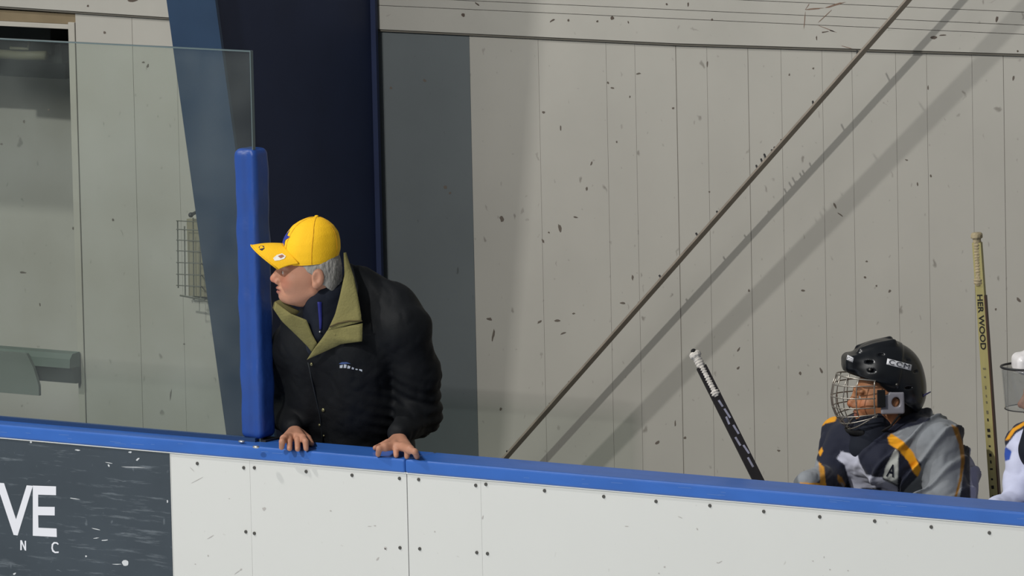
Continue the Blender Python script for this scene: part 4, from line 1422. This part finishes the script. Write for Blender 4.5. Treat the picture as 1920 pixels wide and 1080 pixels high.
    # gloves
    for e_, w_ in ((eL, wL), (eR, wR)):
        d = (w_ - e_); d /= np.linalg.norm(d); d = d * .5 + np.array((0, 0, -.8)); d /= np.linalg.norm(d); sd = np.cross(d, (1, 0, 0)); sd /= np.linalg.norm(sd)
        w_ = w_ + np.array((0, 0, -.045)); c_ = w_ + d * .07
        g = Field(c_ - .19, c_ + .19, .005)
        g.cone(w_ - d * .0, w_ + d * .05, .040, .046, .02)
        for t in (-.036, -.012, .012, .036):
            q = w_ + d * .085 + sd * t; q2 = q + d * .035 + np.array((0, 0, -.012)); q3 = q2 + np.array((0, 0, -.04))
            g.cone(w_ + d * .05, q, .03, .018, .006); g.cone(q, q2, .017, .016, .003); g.cone(q2, q3, .016, .014, .002)
        g.cone(w_ + d * .03 + sd * .03, w_ + d * .08 + sd * .062, .02, .015, .004)
        link('glove', g.mesh('glove'), kit['glove'], root)
    # padded pants, socks, skates
    hx = pel[0]
    f = Field((hx - .36, .42, .40), (hx + .36, 1.42, 1.0), .009)
    f.cone(pel - (.07, 0, -.02), pel + (.07, 0, .02), .14, .14, .04)
    for s_ in (1, -1):
        f.cone(pel + (.09 * s_, 0, -.01), np.array((hx + .14 * s_, .72, .71)), .11, .095, .04)
    f.plane((hx, 1.2, .603), (0, 0, -1), .01)
    f.disp(lambda X, Y, Z: fold(X, Y, Z, 61, .004, 40))
    link('hockey_pants', f.mesh('hockey_pants'), M_navyk, root)
    for s_ in (1, -1):
        kn = np.array((hx + .14 * s_, .68, .69)); an = np.array((hx + .15 * s_, .66, .29))
        f = Field(an - (.12, .14, .08), kn + (.12, .14, .10), .006)
        f.cone(kn, kn + (0, 0, -.13), .078, .070, .02); f.cone(kn + (0, 0, -.13), an, .070, .050, .03)
        link('sock', f.mesh('sock'), kit['sock'], root)
        f = Field(an - (.09, .27, .12), an + (.09, .12, .08), .005)
        f.cone(an + (0, .02, .04), an + (0, .03, -.045), .052, .042, .02); f.cone(an + (0, .02, -.05), an + (0, -.17, -.062), .040, .032, .03)
        sk = link('skate', f.mesh('skate'), M_foam, root)
        mb = MB(); z0 = .15
        mb.box((an[0] - .0022, an[1] - .19, z0 + .0005), (an[0] + .0022, an[1] + .06, z0 + .03)); mb.build('skate_blade', M_bright, sk)
        mb = MB(); mb.box((an[0] - .008, an[1] - .16, z0 + .022), (an[0] + .008, an[1] + .05, z0 + .06)); mb.build('blade_holder', M_white, sk)
    return dict(root=root, hT=hT, helmet=helmet, T=T, jersey=jersey, Lh=Lh, hR=hR, hc=hc)

NAVY = np.array(lin((26, 30, 48))); GREY = np.array(lin((134, 138, 143))); GOLD = np.array(lin((232, 160, 24))); WHT = np.array(lin((212, 214, 232))); LIL = np.array(lin((176, 178, 208)))
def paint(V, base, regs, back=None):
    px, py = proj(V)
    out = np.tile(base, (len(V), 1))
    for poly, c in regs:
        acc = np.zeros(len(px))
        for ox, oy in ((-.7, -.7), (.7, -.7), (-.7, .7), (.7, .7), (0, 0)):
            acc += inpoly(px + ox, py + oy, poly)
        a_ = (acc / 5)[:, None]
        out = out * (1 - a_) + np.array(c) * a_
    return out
P1 = [
    ([(1690, 832), (1664, 820), (1668, 814), (1700, 802), (1722, 796), (1744, 788), (1748, 760), (1770, 760), (1806, 790), (1806, 1010), (1640, 1010), (1676, 945), (1700, 915), (1722, 892), (1728, 870)], GREY),
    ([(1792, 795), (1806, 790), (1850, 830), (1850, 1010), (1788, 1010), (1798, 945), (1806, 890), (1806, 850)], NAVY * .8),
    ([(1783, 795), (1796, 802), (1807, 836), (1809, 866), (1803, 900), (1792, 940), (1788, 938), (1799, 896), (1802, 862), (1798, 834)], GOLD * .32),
    ([(1818, 835), (1850, 835), (1850, 1010), (1821, 1010), (1819, 900)], LIL * .75),
    ([(1664, 820), (1672, 813), (1694, 828), (1712, 848), (1727, 880), (1721, 894), (1714, 888), (1703, 865), (1686, 845), (1668, 833)], GOLD),
    ([(1679, 842), (1685, 848), (1684, 860), (1683, 912), (1655, 898), (1662, 872)], np.array(lin((220, 222, 214)))),
    ([(1654, 898.5), (1683, 912.5), (1684, 1000), (1650, 1000)], WHT),
    ([(1654, 895), (1668, 901), (1684, 910), (1684, 913), (1668, 904), (1654, 898)], NAVY),
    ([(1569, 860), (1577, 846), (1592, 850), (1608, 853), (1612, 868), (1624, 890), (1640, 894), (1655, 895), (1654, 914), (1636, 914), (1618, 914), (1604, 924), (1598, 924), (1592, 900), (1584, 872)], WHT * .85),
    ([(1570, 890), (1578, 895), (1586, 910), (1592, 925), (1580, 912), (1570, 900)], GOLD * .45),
    ([(1576, 905), (1580, 906), (1594, 926), (1588, 926)], GREY),
    ([(1520, 815), (1542, 776), (1572, 776), (1566, 790), (1548, 794), (1540, 800), (1536, 806)], GOLD),
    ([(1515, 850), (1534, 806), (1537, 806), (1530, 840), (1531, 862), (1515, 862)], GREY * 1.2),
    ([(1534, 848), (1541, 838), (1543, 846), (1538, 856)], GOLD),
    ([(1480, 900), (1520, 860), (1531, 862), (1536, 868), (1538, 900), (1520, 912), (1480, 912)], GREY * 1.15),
    ([(1535, 866), (1545, 876), (1548, 900), (1549, 924), (1536, 924), (1538, 900)], GOLD),
    ([(1500, 905), (1540, 906), (1549, 906), (1549, 922), (1500, 915)], GOLD),
]
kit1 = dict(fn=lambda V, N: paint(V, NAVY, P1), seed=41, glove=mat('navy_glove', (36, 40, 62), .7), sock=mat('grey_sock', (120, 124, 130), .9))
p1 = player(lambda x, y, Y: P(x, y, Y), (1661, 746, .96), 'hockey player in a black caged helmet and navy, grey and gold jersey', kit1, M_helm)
# CCM plate and small front label on the helmet, captain letter A on the chest
H = p1['helmet']
mb = patch(p1['hT'], [(1664, 672), (1710, 684)], [(1662, 683), (1708, 695)], 12, 4, .0016, .001, .9)
pl = mb.build('name_plate', M_ltr, H, smooth=True)
decal_text(p1['hT'], 'CCM', 1686.5, 683.5, 12.5, M_navyk, 'helmet_lettering', H, math.radians(14.5), .0042, 1.25, .0, 1.35)
mb = patch(p1['hT'], [(1589, 665), (1601, 671)], [(1587, 674), (1599, 680)], 6, 4, .0020, .001, .9)
mb.build('front_label', M_ltr, H, smooth=True)
for y_ in (669.5, 672.5, 675.0):
    mb = patch(p1['hT'], [(1590, y_ - .6), (1598, y_ + 3.0)], [(1590, y_ + .2), (1598, y_ + 3.8)], 4, 2, .0036, .0004, .9); mb.build('label_print', M_navyk, H)
decal_text(p1['T'], 'A', 1671, 884, 34, M_navyk, 'letter_a', p1['jersey'], math.radians(8), .0025, 1, .01, .62, shear=.12)
# loose purple strap behind the neck
mb = MB(); pts = [p1['Lh'](x, .055, z) for x, z in ((-.078, -.012), (-.092, .000), (-.108, .012), (-.127, .021))]
mb.tube(pts, [.0030, .0032, .0028, .0018], 6); mb.build('loose_strap', M_pole, H, smooth=True)

dX = P(1930, 846, 1.0) - P(1582, 834, 1.0)
P3 = [
    ([(1840, 870), (1876, 850), (1905, 812), (1926, 800), (2100, 800), (2100, 1100), (1840, 1100)], np.array(lin((206, 210, 236)))),
    ([(1876, 852), (1886, 838), (1897, 846), (1893, 862), (1880, 866)], lin((40, 78, 170))),
    ([(1884, 826), (1898, 804), (1925, 788), (1925, 795), (1903, 808), (1892, 824)], GOLD),
    ([(1905, 948), (1925, 938), (1925, 970), (1900, 970)], lin((40, 78, 170))),
]
kit3 = dict(fn=lambda V, N: paint(V, NAVY, P3), seed=47, glove=mat('white_glove', (200, 200, 206), .7), sock=mat('blue_sock', (50, 70, 140), .9))
p3 = player(lambda x, y, Y: P(x, y, Y) + dX + (np.array((0, 0, -.06)) if (x, y) in ((1514, 912), (1557, 893)) else 0), (1631, 737, .96), 'hockey player in a white visored helmet cut off by the right edge', kit3, M_helmw, cage=False)

# ================================================================== HOCKEY STICKS
def bar(mb, a, b, w_, th, side, mi=(0, 0, 0, 0), nn=1):
    a = np.array(a, float); b = np.array(b, float)
    d = b - a; d /= np.linalg.norm(d)
    s_ = np.array(side, float); s_ = s_ - d * (s_ @ d); s_ /= np.linalg.norm(s_)
    n_ = np.cross(d, s_)
    rings = []
    for p in (a, b):
        rings += [p + s_ * x + n_ * y for x, y in ((-w_ / 2, -th / 2), (w_ / 2, -th / 2), (w_ / 2, th / 2), (-w_ / 2, th / 2))]
    n0 = len(mb.v)
    for i in range(4):
        j = (i + 1) % 4
        mb.add([rings[i], rings[j], rings[j + 4], rings[i + 4]], [(0, 1, 2, 3)], mi[i])
    mb.add(rings[:4], [(3, 2, 1, 0)], mi[0]); mb.add(rings[4:], [(0, 1, 2, 3)], mi[0])
    return s_, n_
def taped(name, pts_, r_, root, seed):
    """grip tape wound in ridges, with a knob at the butt"""
    a, b = pts_
    n = 60; rg = np.random.default_rng(seed)
    P_ = [a + (b - a) * i / n for i in range(n + 1)]
    rr2 = []
    for i in range(n + 1):
        t = i / n
        q = r_ * (1 + .10 * math.sin(i * 1.9) + rg.uniform(-.05, .05))
        if t < .11: q = r_ * 1.42 * (1 - .25 * max(0, (.03 - t) / .03))
        if abs(t - .93) < .05: q *= 1.22
        rr2.append(q)
    mb = MB(); mb.tube(P_, rr2, 10); return mb.build(name, M_tape, root, smooth=True)
def blade(root, p, d, side, m_):
    G = []
    d = np.array(d, float)
    for i in range(9):
        t = i / 8
        c_ = p + side * (.30 * t) + np.array((0, .012 * t * t, 0))
        h_ = .030 + .035 * min(1, t * 3) * (1 - .3 * max(0, t - .8) / .2)
        G.append([c_ + np.array((0, 0, z_)) for z_ in (.001, h_ * .5, h_)])
    mb = MB(); mb.grid(G, 0, .008, (0, 1, 0)); return mb.build('blade', m_, root)

# dark stick leaning left in front of the wall
a = P(1301, 660, .40); b = P(1344, 744, .40); c_ = P(1426, 909, .40)
d = (c_ - a) / np.linalg.norm(c_ - a)
e = a + d * ((.20 - a[2]) / d[2])
s1 = thing('hockey_stick', (e[0], .40, .15), 'black and silver hockey stick leaning left with white taped grip', 'hockey stick')
mb = MB(); sd, nn_ = bar(mb, a + d * .05, e, .031, .021, RR); mb.build('shaft', M_shaftk, s1, bevel=.003)
taped('grip_tape', (a, b), .0125, s1, 3)
mb = MB(); mb.sphere(a - d * .002, .0085, n=6); mb.sphere(a + np.array((.006, -.01, .004)), .005, n=6); mb.build('tape_knob', M_foam, s1, smooth=True)
rg = np.random.default_rng(9)
for k in range(7):
    t0_ = .16 + k * .032 + rg.uniform(-.006, .006); L_ = rg.uniform(.018, .034); off = rg.uniform(-.009, .007)
    p_ = a + d * t0_ + sd * off - nn_ * .0108 * np.sign(nn_ @ DD)
    q_ = p_ + d * L_ + sd * rg.uniform(-.003, .003)
    mb = MB(); mb.add([p_ - sd * .0035, p_ + sd * .0025, q_ + sd * .0035, q_ - sd * .0025], [(0, 1, 2, 3)]); mb.build('silver_graphic', M_shaftl, s1)
t_ = blade(s1, e + np.array((0, 0, -.048)), d, np.array((-1.0, 0, 0)), M_foam)

# yellow wooden stick standing upright on the bench
a = P(1831, 436, 1.19); c_ = P(1866, 940, 1.19)
d = (c_ - a) / np.linalg.norm(c_ - a); e = a + d * ((.64 - a[2]) / d[2])
s2 = thing('hockey_stick', (e[0], 1.19, .60), 'yellow wooden hockey stick standing upright between the two players', 'hockey stick')
side = RR * .93 - DD * .36
mb = MB(); sd, nn_ = bar(mb, a + d * .03, e, .027, .019, side)
vn = nn_ if nn_ @ DD < 0 else -nn_
mb.v = mb.v
mb.build('shaft', M_wood, s2, bevel=.002)
mb = MB(); st_ = a + d * .19
bar(mb, st_ + sd * .0146, e + sd * .0146, .0040, .0196, side); mb.build('brown_side', M_woodb, s2)
taped('grip_tape', (a, P(1836, 535, 1.19)), .0128, s2, 5).data.materials[0] = mat('old_cream_tape', (170, 156, 126), .85, var=.2, vscale=60, bump=.5, bscale=120)
me = text_mesh('HER WOOD', .030, M_ink, .0002, 1.02, .0006)
xa = d; ya = -sd if True else sd
za_ = np.cross(xa, ya)
if za_ @ vn < 0:
    ya = -ya; za_ = -za_
# letters read down the shaft with their tops toward the right
ctr = P(1838.5, 603, 1.19); ctr = a + d * ((ctr - a) @ d) - sd * .0015 + vn * .0102
Mx = Matrix(((xa[0] * 1.0, ya[0] * .78, za_[0], ctr[0]), (xa[1] * 1.0, ya[1] * .78, za_[1], ctr[1]), (xa[2] * 1.0, ya[2] * .78, za_[2], ctr[2]), (0, 0, 0, 1)))
me.transform(Mx); link('shaft_lettering', me, M_ink, s2)
rg = np.random.default_rng(12)
for k in range(17):
    t0_ = .41 + k * .0255 + rg.uniform(-.004, .004)
    p_ = a + d * t0_ + vn * .0101 - sd * .002
    w1 = rg.uniform(.002, .0055); l1 = rg.uniform(.004, .011)
    mb = MB(); mb.add([p_ - sd * w1, p_ + sd * w1 * .8, p_ + sd * w1 + d * l1, p_ - sd * w1 * .7 + d * l1], [(0, 1, 2, 3)]); mb.build('worn_print', M_ink if k > 5 else mat('faded_ink', (110, 104, 80), .7), s2)
blade(s2, e + np.array((0, 0, -.039)), d, np.array((1.0, 0, 0)), M_foam)
